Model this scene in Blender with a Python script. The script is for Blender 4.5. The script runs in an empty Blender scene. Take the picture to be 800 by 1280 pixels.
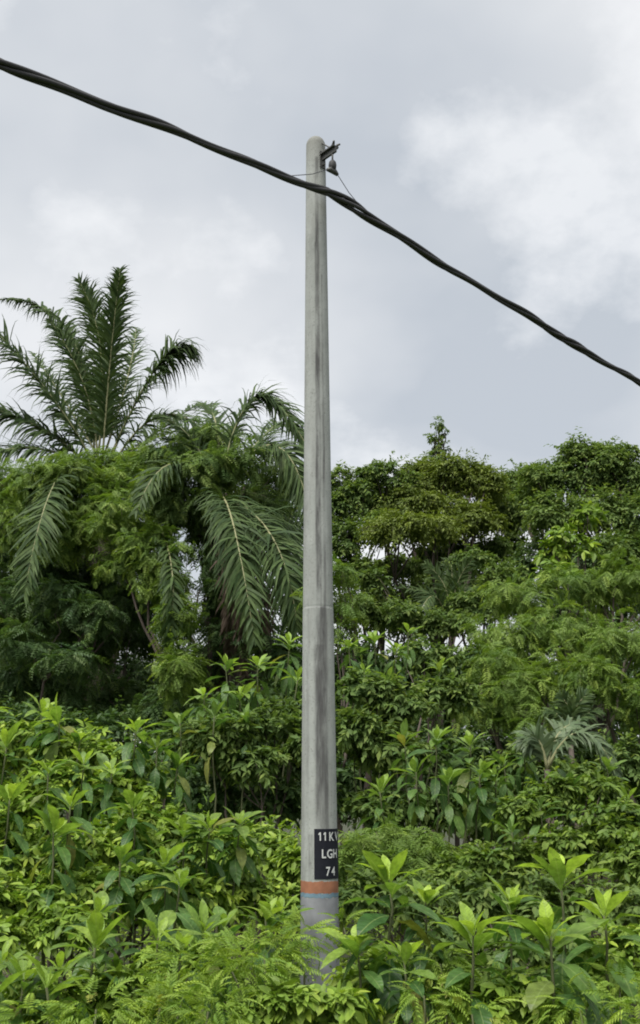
import bpy, math, random
import numpy as np
from mathutils import Matrix, Vector

# ------------------------------------------------------------------ camera, sky, sun, exposure
scene = bpy.context.scene
COL = scene.collection
FPX = 1300.0                        # focal length in pixels of the 800 x 1280 photograph
PITCH = math.radians(15.5)
CAM_Z = 2.5
cam_d = bpy.data.cameras.new('camera')
cam = bpy.data.objects.new('camera', cam_d)
COL.objects.link(cam)
cam.location = (0, 0, CAM_Z)
cam.rotation_euler = (math.radians(90) + PITCH, 0, 0)
cam_d.sensor_fit = 'VERTICAL'
cam_d.sensor_height = 36.0
cam_d.sensor_width = 36.0
cam_d.lens = 36.0 * FPX / 1280.0
cam_d.clip_start = 0.1
cam_d.clip_end = 5000
scene.camera = cam

SUN_EL, SUN_AZ = math.radians(60), math.radians(212)   # azimuth clockwise from +Y
world = bpy.data.worlds.new('World')
scene.world = world
world.use_nodes = True
wn, wl = world.node_tree.nodes, world.node_tree.links
wn.clear()


def N(nodes, typ, **kw):
    n = nodes.new(typ)
    for k, v in kw.items():
        setattr(n, k, v)
    return n


w_out = N(wn, 'ShaderNodeOutputWorld')
w_bg = N(wn, 'ShaderNodeBackground')
w_bg.inputs['Strength'].default_value = 0.1
wl.new(w_bg.outputs[0], w_out.inputs[0])
sky = N(wn, 'ShaderNodeTexSky', sky_type='NISHITA')
sky.sun_disc = False
sky.sun_elevation = SUN_EL
sky.sun_rotation = SUN_AZ
sky.dust_density = 3.0
tc = N(wn, 'ShaderNodeTexCoord')
sep = N(wn, 'ShaderNodeSeparateXYZ')
wl.new(tc.outputs['Generated'], sep.inputs[0])
zmax = N(wn, 'ShaderNodeMath', operation='MAXIMUM'); zmax.inputs[1].default_value = 0.0
wl.new(sep.outputs['Z'], zmax.inputs[0])
zadd = N(wn, 'ShaderNodeMath', operation='ADD'); zadd.inputs[1].default_value = 0.45
wl.new(zmax.outputs[0], zadd.inputs[0])
du = N(wn, 'ShaderNodeMath', operation='DIVIDE'); dv = N(wn, 'ShaderNodeMath', operation='DIVIDE')
wl.new(sep.outputs['X'], du.inputs[0]); wl.new(zadd.outputs[0], du.inputs[1])
wl.new(sep.outputs['Y'], dv.inputs[0]); wl.new(zadd.outputs[0], dv.inputs[1])
comb = N(wn, 'ShaderNodeCombineXYZ')
wl.new(du.outputs[0], comb.inputs[0]); wl.new(dv.outputs[0], comb.inputs[1])
wmap = N(wn, 'ShaderNodeMapping')
wmap.inputs['Location'].default_value = (2.17, 9.04, 0.0)
wl.new(comb.outputs[0], wmap.inputs[0])
n1 = N(wn, 'ShaderNodeTexNoise'); n1.inputs['Scale'].default_value = 1.9
n1.inputs['Detail'].default_value = 5; n1.inputs['Roughness'].default_value = 0.45
n1.inputs['Distortion'].default_value = 0.0
wl.new(wmap.outputs[0], n1.inputs[0])
r1 = N(wn, 'ShaderNodeValToRGB')
r1.color_ramp.elements[0].position = 0.37; r1.color_ramp.elements[0].color = (0.495, 0.53, 0.57, 1)
r1.color_ramp.elements[1].position = 0.63; r1.color_ramp.elements[1].color = (0.80, 0.805, 0.81, 1)
e = r1.color_ramp.elements.new(0.5); e.color = (0.65, 0.67, 0.69, 1)
wl.new(n1.outputs['Fac'], r1.inputs[0])
# brighter cumulus billows with crisper upper edges
n2 = N(wn, 'ShaderNodeTexNoise'); n2.inputs['Scale'].default_value = 3.4
n2.inputs['Detail'].default_value = 9; n2.inputs['Roughness'].default_value = 0.55
n2.inputs['Distortion'].default_value = 0.0
wl.new(wmap.outputs[0], n2.inputs[0])
r2 = N(wn, 'ShaderNodeValToRGB')
r2.color_ramp.elements[0].position = 0.505; r2.color_ramp.elements[0].color = (0, 0, 0, 1)
r2.color_ramp.elements[1].position = 0.615; r2.color_ramp.elements[1].color = (1, 1, 1, 1)
wl.new(n2.outputs['Fac'], r2.inputs[0])
mixb = N(wn, 'ShaderNodeMix', data_type='RGBA', blend_type='MIX')
fm = N(wn, 'ShaderNodeMath', operation='MULTIPLY'); fm.inputs[1].default_value = 0.5
wl.new(r2.outputs[0], fm.inputs[0])
wl.new(fm.outputs[0], mixb.inputs[0])
wl.new(r1.outputs[0], mixb.inputs[6])
mixb.inputs[7].default_value = (0.98, 0.98, 0.98, 1)
cl_gain = N(wn, 'ShaderNodeVectorMath', operation='SCALE')
cl_gain.inputs['Scale'].default_value = 3.1
wl.new(mixb.outputs[2], cl_gain.inputs[0])
mixs = N(wn, 'ShaderNodeMix', data_type='RGBA', blend_type='MIX')
mixs.inputs[0].default_value = 0.95
wl.new(sky.outputs[0], mixs.inputs[6]); wl.new(cl_gain.outputs[0], mixs.inputs[7])
wl.new(mixs.outputs[2], w_bg.inputs[0])

sun_d = bpy.data.lights.new('sun', 'SUN')
sun_d.energy = 1.5
sun_d.angle = math.radians(40)
sun_d.color = (1.0, 0.97, 0.92)
sun = bpy.data.objects.new('sun', sun_d)
COL.objects.link(sun)
sd = Vector((math.sin(SUN_AZ) * math.cos(SUN_EL), math.cos(SUN_AZ) * math.cos(SUN_EL), math.sin(SUN_EL)))
sun.rotation_euler = sd.to_track_quat('Z', 'Y').to_euler()
sun.location = (0, 0, 40)

vs = scene.view_settings
vs.view_transform = 'Standard'
vs.look = 'None'
vs.exposure = 1.85
vs.gamma = 1.0
vs.use_curve_mapping = False
scene.cycles.max_bounces = 8
scene.cycles.diffuse_bounces = 6
scene.cycles.transmission_bounces = 4
scene.cycles.transparent_max_bounces = 4
scene.cycles.filter_width = 1.9

# ------------------------------------------------------------------ helpers
SP, CP = math.sin(PITCH), math.cos(PITCH)
UP = np.array([0.0, 0.0, 1.0])


def at(px, py, Y):
    """point of the place seen at photograph pixel (px, py), Y metres ahead of the camera"""
    a, b = px - 400.0, 640.0 - py
    d = np.array([a, FPX * CP - b * SP, FPX * SP + b * CP])
    return d * (Y / d[1]) + np.array([0, 0, CAM_Z])


def ppm(py, Y):
    """pixels per metre at that depth"""
    z = at(400, py, Y)[2] - CAM_Z
    return FPX / (Y * CP + z * SP)


def ground_z(x, y):
    x = np.asarray(x, float); y = np.asarray(y, float)
    far = np.clip((y - 3.0) / 10.0, 0, 1)
    return far * (0.12 * np.sin(x * 0.55 + 1.3) + 0.1 * np.sin(y * 0.45 + x * 0.2)) + 0.03 * np.clip(y - 9, 0, 25)


def nrm(v):
    v = np.asarray(v, float)
    return v / (np.linalg.norm(v, axis=-1, keepdims=True) + 1e-9)


def mesh(name, verts, tris, mat, attr=None, smooth=True):
    """mesh from arrays: tris is an (n,3) int array; attr an (nv,2) array of [tint, age]"""
    me = bpy.data.meshes.new(name)
    verts = np.ascontiguousarray(verts, np.float32)
    tris = np.ascontiguousarray(tris, np.int32)
    nv, nf = len(verts), len(tris)
    me.vertices.add(nv)
    me.vertices.foreach_set('co', verts.ravel())
    me.loops.add(nf * 3)
    me.loops.foreach_set('vertex_index', tris.ravel())
    me.polygons.add(nf)
    me.polygons.foreach_set('loop_start', np.arange(0, nf * 3, 3, dtype=np.int32))
    me.polygons.foreach_set('use_smooth', np.full(nf, bool(smooth)))
    if attr is not None:
        a = me.attributes.new('tint', 'FLOAT_COLOR', 'POINT')
        c = np.ones((nv, 4), np.float32)
        c[:, :2] = attr
        a.data.foreach_set('color', c.ravel())
    me.materials.append(mat)
    me.update(calc_edges=True)
    return me


def link(name, data, parent=None, loc=None):
    o = bpy.data.objects.new(name, data)
    COL.objects.link(o)
    if parent is not None:
        o.parent = parent
    if loc is not None:
        o.location = loc
    return o


def tag(o, label, cat, group=None, kind=None):
    if label: o['label'] = label
    if cat: o['category'] = cat
    if group: o['group'] = group
    if kind: o['kind'] = kind
    return o


def thing(name, label, cat, loc, group=None):
    return tag(link(name, None, None, loc), label, cat, group)


def tube(pts, rad, sides=6, cap=True):
    pts = np.asarray(pts, float); rad = np.broadcast_to(np.asarray(rad, float), (len(pts),))
    T = np.gradient(pts, axis=0); T = nrm(T)
    ref = np.array([0.31, 0.9, 0.12]) if abs(T[0] @ UP) > 0.8 else UP
    A = nrm(np.cross(T, ref)); B = np.cross(T, A)
    th = np.linspace(0, 2 * math.pi, sides, endpoint=False)
    ring = A[:, None] * np.cos(th)[None, :, None] + B[:, None] * np.sin(th)[None, :, None]
    V = (pts[:, None] + ring * rad[:, None, None]).reshape(-1, 3)
    F = []
    for i in range(len(pts) - 1):
        for j in range(sides):
            a, b = i * sides + j, i * sides + (j + 1) % sides
            F += [(a, b, b + sides), (a, b + sides, a + sides)]
    if cap:
        V = np.vstack([V, pts[0], pts[-1]])
        n0, n1_ = len(V) - 2, len(V) - 1
        e0 = (len(pts) - 1) * sides
        for j in range(sides):
            F += [(n0, (j + 1) % sides, j), (n1_, e0 + j, e0 + (j + 1) % sides)]
    return V, np.array(F, int)


def join(parts):
    V, F, o = [], [], 0
    for v, f in parts:
        V.append(v); F.append(np.asarray(f) + o); o += len(v)
    return np.vstack(V), np.vstack(F)


def box(c, size, ax=None):
    """box centred on c with half-axes given by the rows of ax"""
    ax = np.eye(3) if ax is None else np.asarray(ax, float)
    s = np.array([[x, y, z] for x in (-.5, .5) for y in (-.5, .5) for z in (-.5, .5)]) * np.asarray(size)
    V = s @ ax + np.asarray(c)
    q = [(0, 1, 3, 2), (4, 6, 7, 5), (0, 4, 5, 1), (2, 3, 7, 6), (0, 2, 6, 4), (1, 5, 7, 3)]
    F = []
    for a, b, c_, d in q:
        F += [(a, b, c_), (a, c_, d)]
    return V, np.array(F)


def lathe(profile, sides=48, a0=0.0, a1=2 * math.pi, close=True):
    """profile [(r, z)], angle 0 faces the camera (-Y) and grows to the right (+X)"""
    th = np.linspace(a0, a1, sides + 1)
    if close: th = th[:-1]
    n = len(th)
    V = np.array([[r * math.sin(t), -r * math.cos(t), z] for r, z in profile for t in th])
    F = []
    for i in range(len(profile) - 1):
        for j in range(n if close else n - 1):
            a, b = i * n + j, i * n + (j + 1) % n
            F += [(a, b, b + n), (a, b + n, a + n)]
    return V, np.array(F)


def bez(p0, p1, p2, t):
    t = np.asarray(t)[:, None]
    return (1 - t) ** 2 * p0 + 2 * t * (1 - t) * p1 + t * t * p2


# ------------------------------------------------------------------ materials
def new_mat(name):
    m = bpy.data.materials.new(name)
    m.use_nodes = True
    nt = m.node_tree
    nt.nodes.clear()
    out = nt.nodes.new('ShaderNodeOutputMaterial')
    return m, nt.nodes, nt.links, out


def mixrgb(nodes, links, fac, a, b, blend='MIX'):
    n = N(nodes, 'ShaderNodeMix', data_type='RGBA', blend_type=blend)
    for sock, val in ((0, fac), (6, a), (7, b)):
        if hasattr(val, 'is_output'):
            links.new(val, n.inputs[sock])
        elif sock == 0:
            n.inputs[0].default_value = val
        else:
            n.inputs[sock].default_value = (*val, 1)
    return n.outputs[2]


def leaf_mat(name, dark, light, young, per_object=False, rough=0.48, trans=0.3, spec=0.35, veins=False):
    """leaf: colour runs dark..light by a random tint per leaf and to the young colour by shoot age"""
    m, nd, lk, out = new_mat(name)
    if per_object:
        oi = nd.new('ShaderNodeObjectInfo')
        s = nd.new('ShaderNodeSeparateColor'); lk.new(oi.outputs['Color'], s.inputs[0])
        tint, age = oi.outputs['Random'], s.outputs[0]
    else:
        a = nd.new('ShaderNodeAttribute'); a.attribute_name = 'tint'
        s = nd.new('ShaderNodeSeparateColor'); lk.new(a.outputs['Color'], s.inputs[0])
        tint, age = s.outputs[0], s.outputs[1]
    c = mixrgb(nd, lk, tint, dark, light)
    c = mixrgb(nd, lk, age, c, young)
    tcn = nd.new('ShaderNodeTexCoord')
    bump = None
    if per_object:      # one leaf in a dozen has gone yellow-brown
        od = nd.new('ShaderNodeMapRange'); od.inputs['From Min'].default_value = 0.92; od.inputs['From Max'].default_value = 0.99
        od.inputs['To Max'].default_value = 0.6
        lk.new(oi.outputs['Random'], od.inputs[0])
        inv = nd.new('ShaderNodeMapRange'); inv.inputs['From Min'].default_value = 0.02; inv.inputs['From Max'].default_value = 0.3
        inv.inputs['To Min'].default_value = 1; inv.inputs['To Max'].default_value = 0
        lk.new(age, inv.inputs[0])
        om = nd.new('ShaderNodeMath'); om.operation = 'MULTIPLY'; lk.new(od.outputs[0], om.inputs[0]); lk.new(inv.outputs[0], om.inputs[1])
        c = mixrgb(nd, lk, om.outputs[0], c, (0.30, 0.24, 0.06))
    if veins:           # pale midrib and slanting side veins, in the leaf's own space
        sx = nd.new('ShaderNodeSeparateXYZ'); lk.new(tcn.outputs['Object'], sx.inputs[0])
        ay = nd.new('ShaderNodeMath'); ay.operation = 'ABSOLUTE'; lk.new(sx.outputs['Y'], ay.inputs[0])
        mm = nd.new('ShaderNodeMapRange'); mm.inputs['From Min'].default_value = 0.012; mm.inputs['From Max'].default_value = 0.004
        mm.inputs['To Max'].default_value = 0.55
        lk.new(ay.outputs[0], mm.inputs[0])
        c = mixrgb(nd, lk, mm.outputs[0], c, (0.26, 0.34, 0.12))
        vx = nd.new('ShaderNodeMath'); vx.operation = 'MULTIPLY_ADD'; vx.inputs[1].default_value = -0.75
        lk.new(ay.outputs[0], vx.inputs[0]); lk.new(sx.outputs['X'], vx.inputs[2])
        vs_ = nd.new('ShaderNodeMath'); vs_.operation = 'MULTIPLY'; vs_.inputs[1].default_value = 85.0
        lk.new(vx.outputs[0], vs_.inputs[0])
        sn = nd.new('ShaderNodeMath'); sn.operation = 'SINE'; lk.new(vs_.outputs[0], sn.inputs[0])
        bump = nd.new('ShaderNodeBump'); bump.inputs['Strength'].default_value = 0.15; bump.inputs['Distance'].default_value = 0.008
        lk.new(sn.outputs[0], bump.inputs['Height'])
    # fine blotches and wear on the blade
    nz = nd.new('ShaderNodeTexNoise'); nz.inputs['Scale'].default_value = 9.0; nz.inputs['Detail'].default_value = 3
    lk.new(tcn.outputs['Object'], nz.inputs[0])
    mr = nd.new('ShaderNodeMapRange'); mr.inputs['From Min'].default_value = 0.3; mr.inputs['From Max'].default_value = 0.7
    mr.inputs['To Min'].default_value = 0.72; mr.inputs['To Max'].default_value = 1.22
    lk.new(nz.outputs['Fac'], mr.inputs[0])
    vm = nd.new('ShaderNodeVectorMath'); vm.operation = 'SCALE'
    lk.new(c, vm.inputs[0]); lk.new(mr.outputs[0], vm.inputs['Scale'])
    c = vm.outputs[0]
    p = nd.new('ShaderNodeBsdfPrincipled')
    lk.new(c, p.inputs['Base Color'])
    p.inputs['Roughness'].default_value = rough
    p.inputs['Specular IOR Level'].default_value = spec
    if bump: lk.new(bump.outputs[0], p.inputs['Normal'])
    tr = nd.new('ShaderNodeBsdfTranslucent')
    tcol = mixrgb(nd, lk, 1.0, c, (1.3, 1.35, 0.6), 'MULTIPLY')
    lk.new(tcol, tr.inputs['Color'])
    mx = nd.new('ShaderNodeMixShader'); mx.inputs[0].default_value = trans
    lk.new(p.outputs[0], mx.inputs[1]); lk.new(tr.outputs[0], mx.inputs[2])
    lk.new(mx.outputs[0], out.inputs[0])
    return m


def bark_mat(name, a, b, scale=6.0):
    m, nd, lk, out = new_mat(name)
    tcn = nd.new('ShaderNodeTexCoord')
    mp = nd.new('ShaderNodeMapping'); mp.inputs['Scale'].default_value = (3, 3, 0.7)
    lk.new(tcn.outputs['Object'], mp.inputs[0])
    nz = nd.new('ShaderNodeTexNoise'); nz.inputs['Scale'].default_value = scale; nz.inputs['Detail'].default_value = 6
    lk.new(mp.outputs[0], nz.inputs[0])
    c = mixrgb(nd, lk, nz.outputs['Fac'], a, b)
    p = nd.new('ShaderNodeBsdfPrincipled'); p.inputs['Roughness'].default_value = 0.9
    lk.new(c, p.inputs['Base Color'])
    bp = nd.new('ShaderNodeBump'); bp.inputs['Strength'].default_value = 0.5; bp.inputs['Distance'].default_value = 0.02
    lk.new(nz.outputs['Fac'], bp.inputs['Height']); lk.new(bp.outputs[0], p.inputs['Normal'])
    lk.new(p.outputs[0], out.inputs[0])
    return m


def plain_mat(name, col, rough=0.6, metal=0.0, var=0.25, scale=20.0):
    m, nd, lk, out = new_mat(name)
    tcn = nd.new('ShaderNodeTexCoord')
    nz = nd.new('ShaderNodeTexNoise'); nz.inputs['Scale'].default_value = scale; nz.inputs['Detail'].default_value = 5
    lk.new(tcn.outputs['Object'], nz.inputs[0])
    lo = tuple(x * (1 - var) for x in col); hi = tuple(min(1, x * (1 + var)) for x in col)
    c = mixrgb(nd, lk, nz.outputs['Fac'], lo, hi)
    p = nd.new('ShaderNodeBsdfPrincipled')
    p.inputs['Roughness'].default_value = rough; p.inputs['Metallic'].default_value = metal
    p.inputs['Specular IOR Level'].default_value = 0.2
    lk.new(c, p.inputs['Base Color'])
    lk.new(p.outputs[0], out.inputs[0])
    return m


M = {}
M['broad'] = leaf_mat('broad_leaf', (0.045, 0.11, 0.028), (0.10, 0.195, 0.05), (0.38, 0.52, 0.07), True, 0.42, 0.42, 0.35, True)
M['broad_mid'] = leaf_mat('broad_leaf_mid_thicket', (0.05, 0.115, 0.03), (0.115, 0.205, 0.05), (0.30, 0.43, 0.07), True, 0.45, 0.36, 0.35, True)  # broad leaf of the middle-thicket shrubs, with duller young tips
M['spray'] = leaf_mat('spray_leaf', (0.11, 0.20, 0.028), (0.19, 0.30, 0.045), (0.31, 0.42, 0.06), True, 0.55, 0.35, 0.25)
M['small'] = leaf_mat('small_leaf', (0.105, 0.19, 0.027), (0.225, 0.335, 0.048), (0.38, 0.48, 0.066), False, 0.5, 0.3, 0.3)
M['feather'] = leaf_mat('feathery_leaf', (0.08, 0.15, 0.028), (0.16, 0.24, 0.044), (0.25, 0.33, 0.055), False, 0.55, 0.35, 0.25)
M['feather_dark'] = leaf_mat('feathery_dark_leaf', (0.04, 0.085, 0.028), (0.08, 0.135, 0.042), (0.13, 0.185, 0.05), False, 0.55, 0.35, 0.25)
M['tree'] = leaf_mat('tree_leaf', (0.07, 0.125, 0.038), (0.145, 0.215, 0.06), (0.22, 0.28, 0.07), False, 0.6, 0.35, 0.12)
M['olive'] = leaf_mat('olive_tree_leaf', (0.09, 0.135, 0.028), (0.165, 0.215, 0.042), (0.23, 0.28, 0.05), False, 0.5, 0.32, 0.25)
M['palm'] = leaf_mat('palm_leaflet', (0.03, 0.06, 0.02), (0.07, 0.11, 0.034), (0.14, 0.18, 0.05), False, 0.6, 0.2, 0.18)
M['palm_grey'] = leaf_mat('grey_palm_leaflet', (0.06, 0.10, 0.045), (0.115, 0.16, 0.075), (0.16, 0.20, 0.09), False, 0.5, 0.2, 0.3)
M['palm_pale'] = leaf_mat('pale_palm_leaflet', (0.09, 0.13, 0.075), (0.17, 0.21, 0.13), (0.22, 0.26, 0.15), False, 0.5, 0.25, 0.35)
M['dead'] = leaf_mat('dead_palm_leaflet', (0.06, 0.045, 0.033), (0.12, 0.09, 0.07), (0.15, 0.12, 0.09), False, 0.8, 0.15, 0.1)
M['grass'] = leaf_mat('grass_blade', (0.07, 0.12, 0.02), (0.14, 0.19, 0.035), (0.2, 0.24, 0.05), False, 0.55, 0.35, 0.2)
M['bark'] = bark_mat('bark', (0.03, 0.022, 0.018), (0.12, 0.095, 0.075))
M['bark_pale'] = bark_mat('pale_bark', (0.07, 0.06, 0.05), (0.2, 0.18, 0.15))
M['stem'] = bark_mat('green_stem', (0.05, 0.06, 0.025), (0.11, 0.12, 0.05), 12)
M['rachis'] = plain_mat('palm_rachis', (0.23, 0.23, 0.12), 0.5)
M['steel'] = plain_mat('galvanised_steel', (0.10, 0.10, 0.095), 0.55, 0.6)
M['rubber'] = plain_mat('black_insulation', (0.045, 0.045, 0.046), 0.6, 0.0, 0.3, 60)
M['wire'] = plain_mat('messenger_wire', (0.09, 0.09, 0.10), 0.5, 0.4)

# ------------------------------------------------------------------ ground
def build_ground():
    g1 = np.concatenate([-np.geomspace(2500, 45, 14), np.linspace(-40, 40, 81), np.geomspace(45, 2500, 14)])
    X, Y = np.meshgrid(g1, g1)
    Z = ground_z(X, Y)
    V = np.stack([X, Y, Z], -1).reshape(-1, 3)
    n = len(g1); F = []
    for i in range(n - 1):
        for j in range(n - 1):
            a = i * n + j
            F += [(a, a + 1, a + n + 1), (a, a + n + 1, a + n)]
    m, nd, lk, out = new_mat('leaf_litter_soil')
    tcn = nd.new('ShaderNodeTexCoord')
    nz = nd.new('ShaderNodeTexNoise'); nz.inputs['Scale'].default_value = 0.7; nz.inputs['Detail'].default_value = 8
    lk.new(tcn.outputs['Object'], nz.inputs[0])
    nz2 = nd.new('ShaderNodeTexNoise'); nz2.inputs['Scale'].default_value = 14; nz2.inputs['Detail'].default_value = 6
    lk.new(tcn.outputs['Object'], nz2.inputs[0])
    c = mixrgb(nd, lk, nz.outputs['Fac'], (0.03, 0.026, 0.016), (0.035, 0.055, 0.02))
    c = mixrgb(nd, lk, nz2.outputs['Fac'], c, (0.045, 0.05, 0.025))
    p = nd.new('ShaderNodeBsdfPrincipled'); p.inputs['Roughness'].default_value = 0.95
    lk.new(c, p.inputs['Base Color'])
    bp = nd.new('ShaderNodeBump'); bp.inputs['Distance'].default_value = 0.05
    lk.new(nz2.outputs['Fac'], bp.inputs['Height']); lk.new(bp.outputs[0], p.inputs['Normal'])
    lk.new(p.outputs[0], out.inputs[0])
    o = link('ground', mesh('ground', V, np.array(F), m))
    o['kind'] = 'structure'


build_ground()

# ------------------------------------------------------------------ the pole
POLE_Y = 8.0


def pz(py):
    return at(400, py, POLE_Y - 0.12)[2]


Z_TOP = at(394, 172, POLE_Y)[2]
R_TOP, R_BOT = 0.084, 0.149         # at the top and at the ground
LEAN = -0.0055


def pr(z):
    return R_BOT + (R_TOP - R_BOT) * (z / Z_TOP)


def lean(v):
    v = np.array(v, float); v[:, 0] += v[:, 2] * LEAN
    return v


def concrete(name, base_lo, base_hi, stain=True):
    m, nd, lk, out = new_mat(name)
    tcn = nd.new('ShaderNodeTexCoord')
    sp = nd.new('ShaderNodeSeparateXYZ'); lk.new(tcn.outputs['Object'], sp.inputs[0])
    nz = nd.new('ShaderNodeTexNoise'); nz.inputs['Scale'].default_value = 7; nz.inputs['Detail'].default_value = 9
    nz.inputs['Roughness'].default_value = 0.65
    lk.new(tcn.outputs['Object'], nz.inputs[0])
    c = mixrgb(nd, lk, nz.outputs['Fac'], base_lo, base_hi)
    # rain streaks running down the shaft
    mp = nd.new('ShaderNodeMapping'); mp.inputs['Scale'].default_value = (11, 11, 1.3)
    lk.new(tcn.outputs['Object'], mp.inputs[0])
    ns = nd.new('ShaderNodeTexNoise'); ns.inputs['Scale'].default_value = 1.0; ns.inputs['Detail'].default_value = 8; ns.inputs['Roughness'].default_value = 0.65
    lk.new(mp.outputs[0], ns.inputs[0])
    rs = nd.new('ShaderNodeMapRange'); rs.inputs['From Min'].default_value = 0.46; rs.inputs['From Max'].default_value = 0.72
    rs.inputs['To Min'].default_value = 0; rs.inputs['To Max'].default_value = 0.42
    lk.new(ns.outputs['Fac'], rs.inputs[0])
    c = mixrgb(nd, lk, rs.outputs[0], c, (0.13, 0.125, 0.115))
    # pitting
    npit = nd.new('ShaderNodeTexNoise'); npit.inputs['Scale'].default_value = 55; npit.inputs['Detail'].default_value = 4
    lk.new(tcn.outputs['Object'], npit.inputs[0])
    rp = nd.new('ShaderNodeMapRange'); rp.inputs['From Min'].default_value = 0.56; rp.inputs['From Max'].default_value = 0.74
    rp.inputs['To Max'].default_value = 0.55
    lk.new(npit.outputs['Fac'], rp.inputs[0])
    c = mixrgb(nd, lk, rp.outputs[0], c, (0.14, 0.14, 0.13))
    if stain:
        # one long water stain down the seam facing the road, its edges and strength broken up by noise
        ang = nd.new('ShaderNodeMath'); ang.operation = 'ARCTAN2'
        neg = nd.new('ShaderNodeMath'); neg.operation = 'MULTIPLY'; neg.inputs[1].default_value = -1
        lk.new(sp.outputs['Y'], neg.inputs[0])
        sh = nd.new('ShaderNodeMath'); sh.operation = 'MULTIPLY_ADD'; sh.inputs[1].default_value = -LEAN
        lk.new(sp.outputs['Z'], sh.inputs[0]); lk.new(sp.outputs['X'], sh.inputs[2])
        lk.new(sh.outputs[0], ang.inputs[0]); lk.new(neg.outputs[0], ang.inputs[1])
        mp2 = nd.new('ShaderNodeMapping'); mp2.inputs['Scale'].default_value = (0, 0, 1.6)
        lk.new(tcn.outputs['Object'], mp2.inputs[0])
        nw = nd.new('ShaderNodeTexNoise'); nw.inputs['Scale'].default_value = 1.0; nw.inputs['Detail'].default_value = 6
        lk.new(mp2.outputs[0], nw.inputs[0])
        nwide = nd.new('ShaderNodeMapRange'); nwide.inputs['To Min'].default_value = -0.25; nwide.inputs['To Max'].default_value = 0.45
        lk.new(nw.outputs['Fac'], nwide.inputs[0])

        def streak(center, width, z0, z1, amount, jitter):
            d = nd.new('ShaderNodeMath'); d.operation = 'SUBTRACT'; d.inputs[1].default_value = center
            lk.new(ang.outputs[0], d.inputs[0])
            d2 = nd.new('ShaderNodeMath'); d2.operation = 'MULTIPLY_ADD'; d2.inputs[1].default_value = -jitter
            lk.new(nwide.outputs[0], d2.inputs[0]); lk.new(d.outputs[0], d2.inputs[2])
            ab = nd.new('ShaderNodeMath'); ab.operation = 'ABSOLUTE'; lk.new(d2.outputs[0], ab.inputs[0])
            f = nd.new('ShaderNodeMapRange'); f.interpolation_type = 'SMOOTHSTEP'
            f.inputs['From Min'].default_value = width; f.inputs['From Max'].default_value = width * 0.3
            lk.new(ab.outputs[0], f.inputs[0])
            za = nd.new('ShaderNodeMapRange'); za.interpolation_type = 'SMOOTHSTEP'
            za.inputs['From Min'].default_value = z0 - 0.5; za.inputs['From Max'].default_value = z0 + 0.3
            lk.new(sp.outputs['Z'], za.inputs[0])
            zb = nd.new('ShaderNodeMapRange')
            zb.inputs['From Min'].default_value = z1 + 0.01; zb.inputs['From Max'].default_value = z1 - 0.01
            lk.new(sp.outputs['Z'], zb.inputs[0])
            q = nd.new('ShaderNodeMath'); q.operation = 'MULTIPLY'; lk.new(f.outputs[0], q.inputs[0]); lk.new(za.outputs[0], q.inputs[1])
            q2 = nd.new('ShaderNodeMath'); q2.operation = 'MULTIPLY'; lk.new(q.outputs[0], q2.inputs[0]); lk.new(zb.outputs[0], q2.inputs[1])
            bn = nd.new('ShaderNodeMapRange'); bn.inputs['From Min'].default_value = 0.40; bn.inputs['From Max'].default_value = 0.60
            bn.inputs['To Min'].default_value = 0.15 * amount; bn.inputs['To Max'].default_value = amount
            lk.new(ns.outputs['Fac'], bn.inputs[0])
            q3 = nd.new('ShaderNodeMath'); q3.operation = 'MULTIPLY'; lk.new(q2.outputs[0], q3.inputs[0]); lk.new(bn.outputs[0], q3.inputs[1])
            return q3.outputs[0]
        zj = pz(757)
        for args in ((0.05, 0.26, zj - 0.3, Z_TOP - 0.25, 0.95, 0.35), (0.12, 0.62, pz(930), zj, 0.95, 0.45),
                     (0.02, 0.42, pz(1030), zj - 0.3, 0.85, 0.5), (0.46, 0.14, pz(780), pz(340), 0.7, 0.3), (-0.12, 0.10, pz(700), pz(300), 0.6, 0.4),
                     (-0.5, 0.22, pz(1092), pz(1043), 0.95, 0.1), (0.40, 0.18, pz(1030), pz(860), 0.8, 0.4), (-0.75, 0.16, pz(1000), pz(760), 0.45, 0.5)):
            c = mixrgb(nd, lk, streak(*args), c, (0.065, 0.064, 0.064))
        # shaft darkens towards the very top
        zt = nd.new('ShaderNodeMapRange'); zt.inputs['From Min'].default_value = Z_TOP - 0.35; zt.inputs['From Max'].default_value = Z_TOP
        zt.inputs['To Max'].default_value = 0.65
        lk.new(sp.outputs['Z'], zt.inputs[0])
        c = mixrgb(nd, lk, zt.outputs[0], c, (0.13, 0.125, 0.105))
    p = nd.new('ShaderNodeBsdfPrincipled'); p.inputs['Roughness'].default_value = 0.88
    p.inputs['Specular IOR Level'].default_value = 0.25
    lk.new(c, p.inputs['Base Color'])
    bp = nd.new('ShaderNodeBump'); bp.inputs['Strength'].default_value = 0.35; bp.inputs['Distance'].default_value = 0.01
    lk.new(nz.outputs['Fac'], bp.inputs['Height']); lk.new(bp.outputs[0], p.inputs['Normal'])
    lk.new(p.outputs[0], out.inputs[0])
    return m


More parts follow.
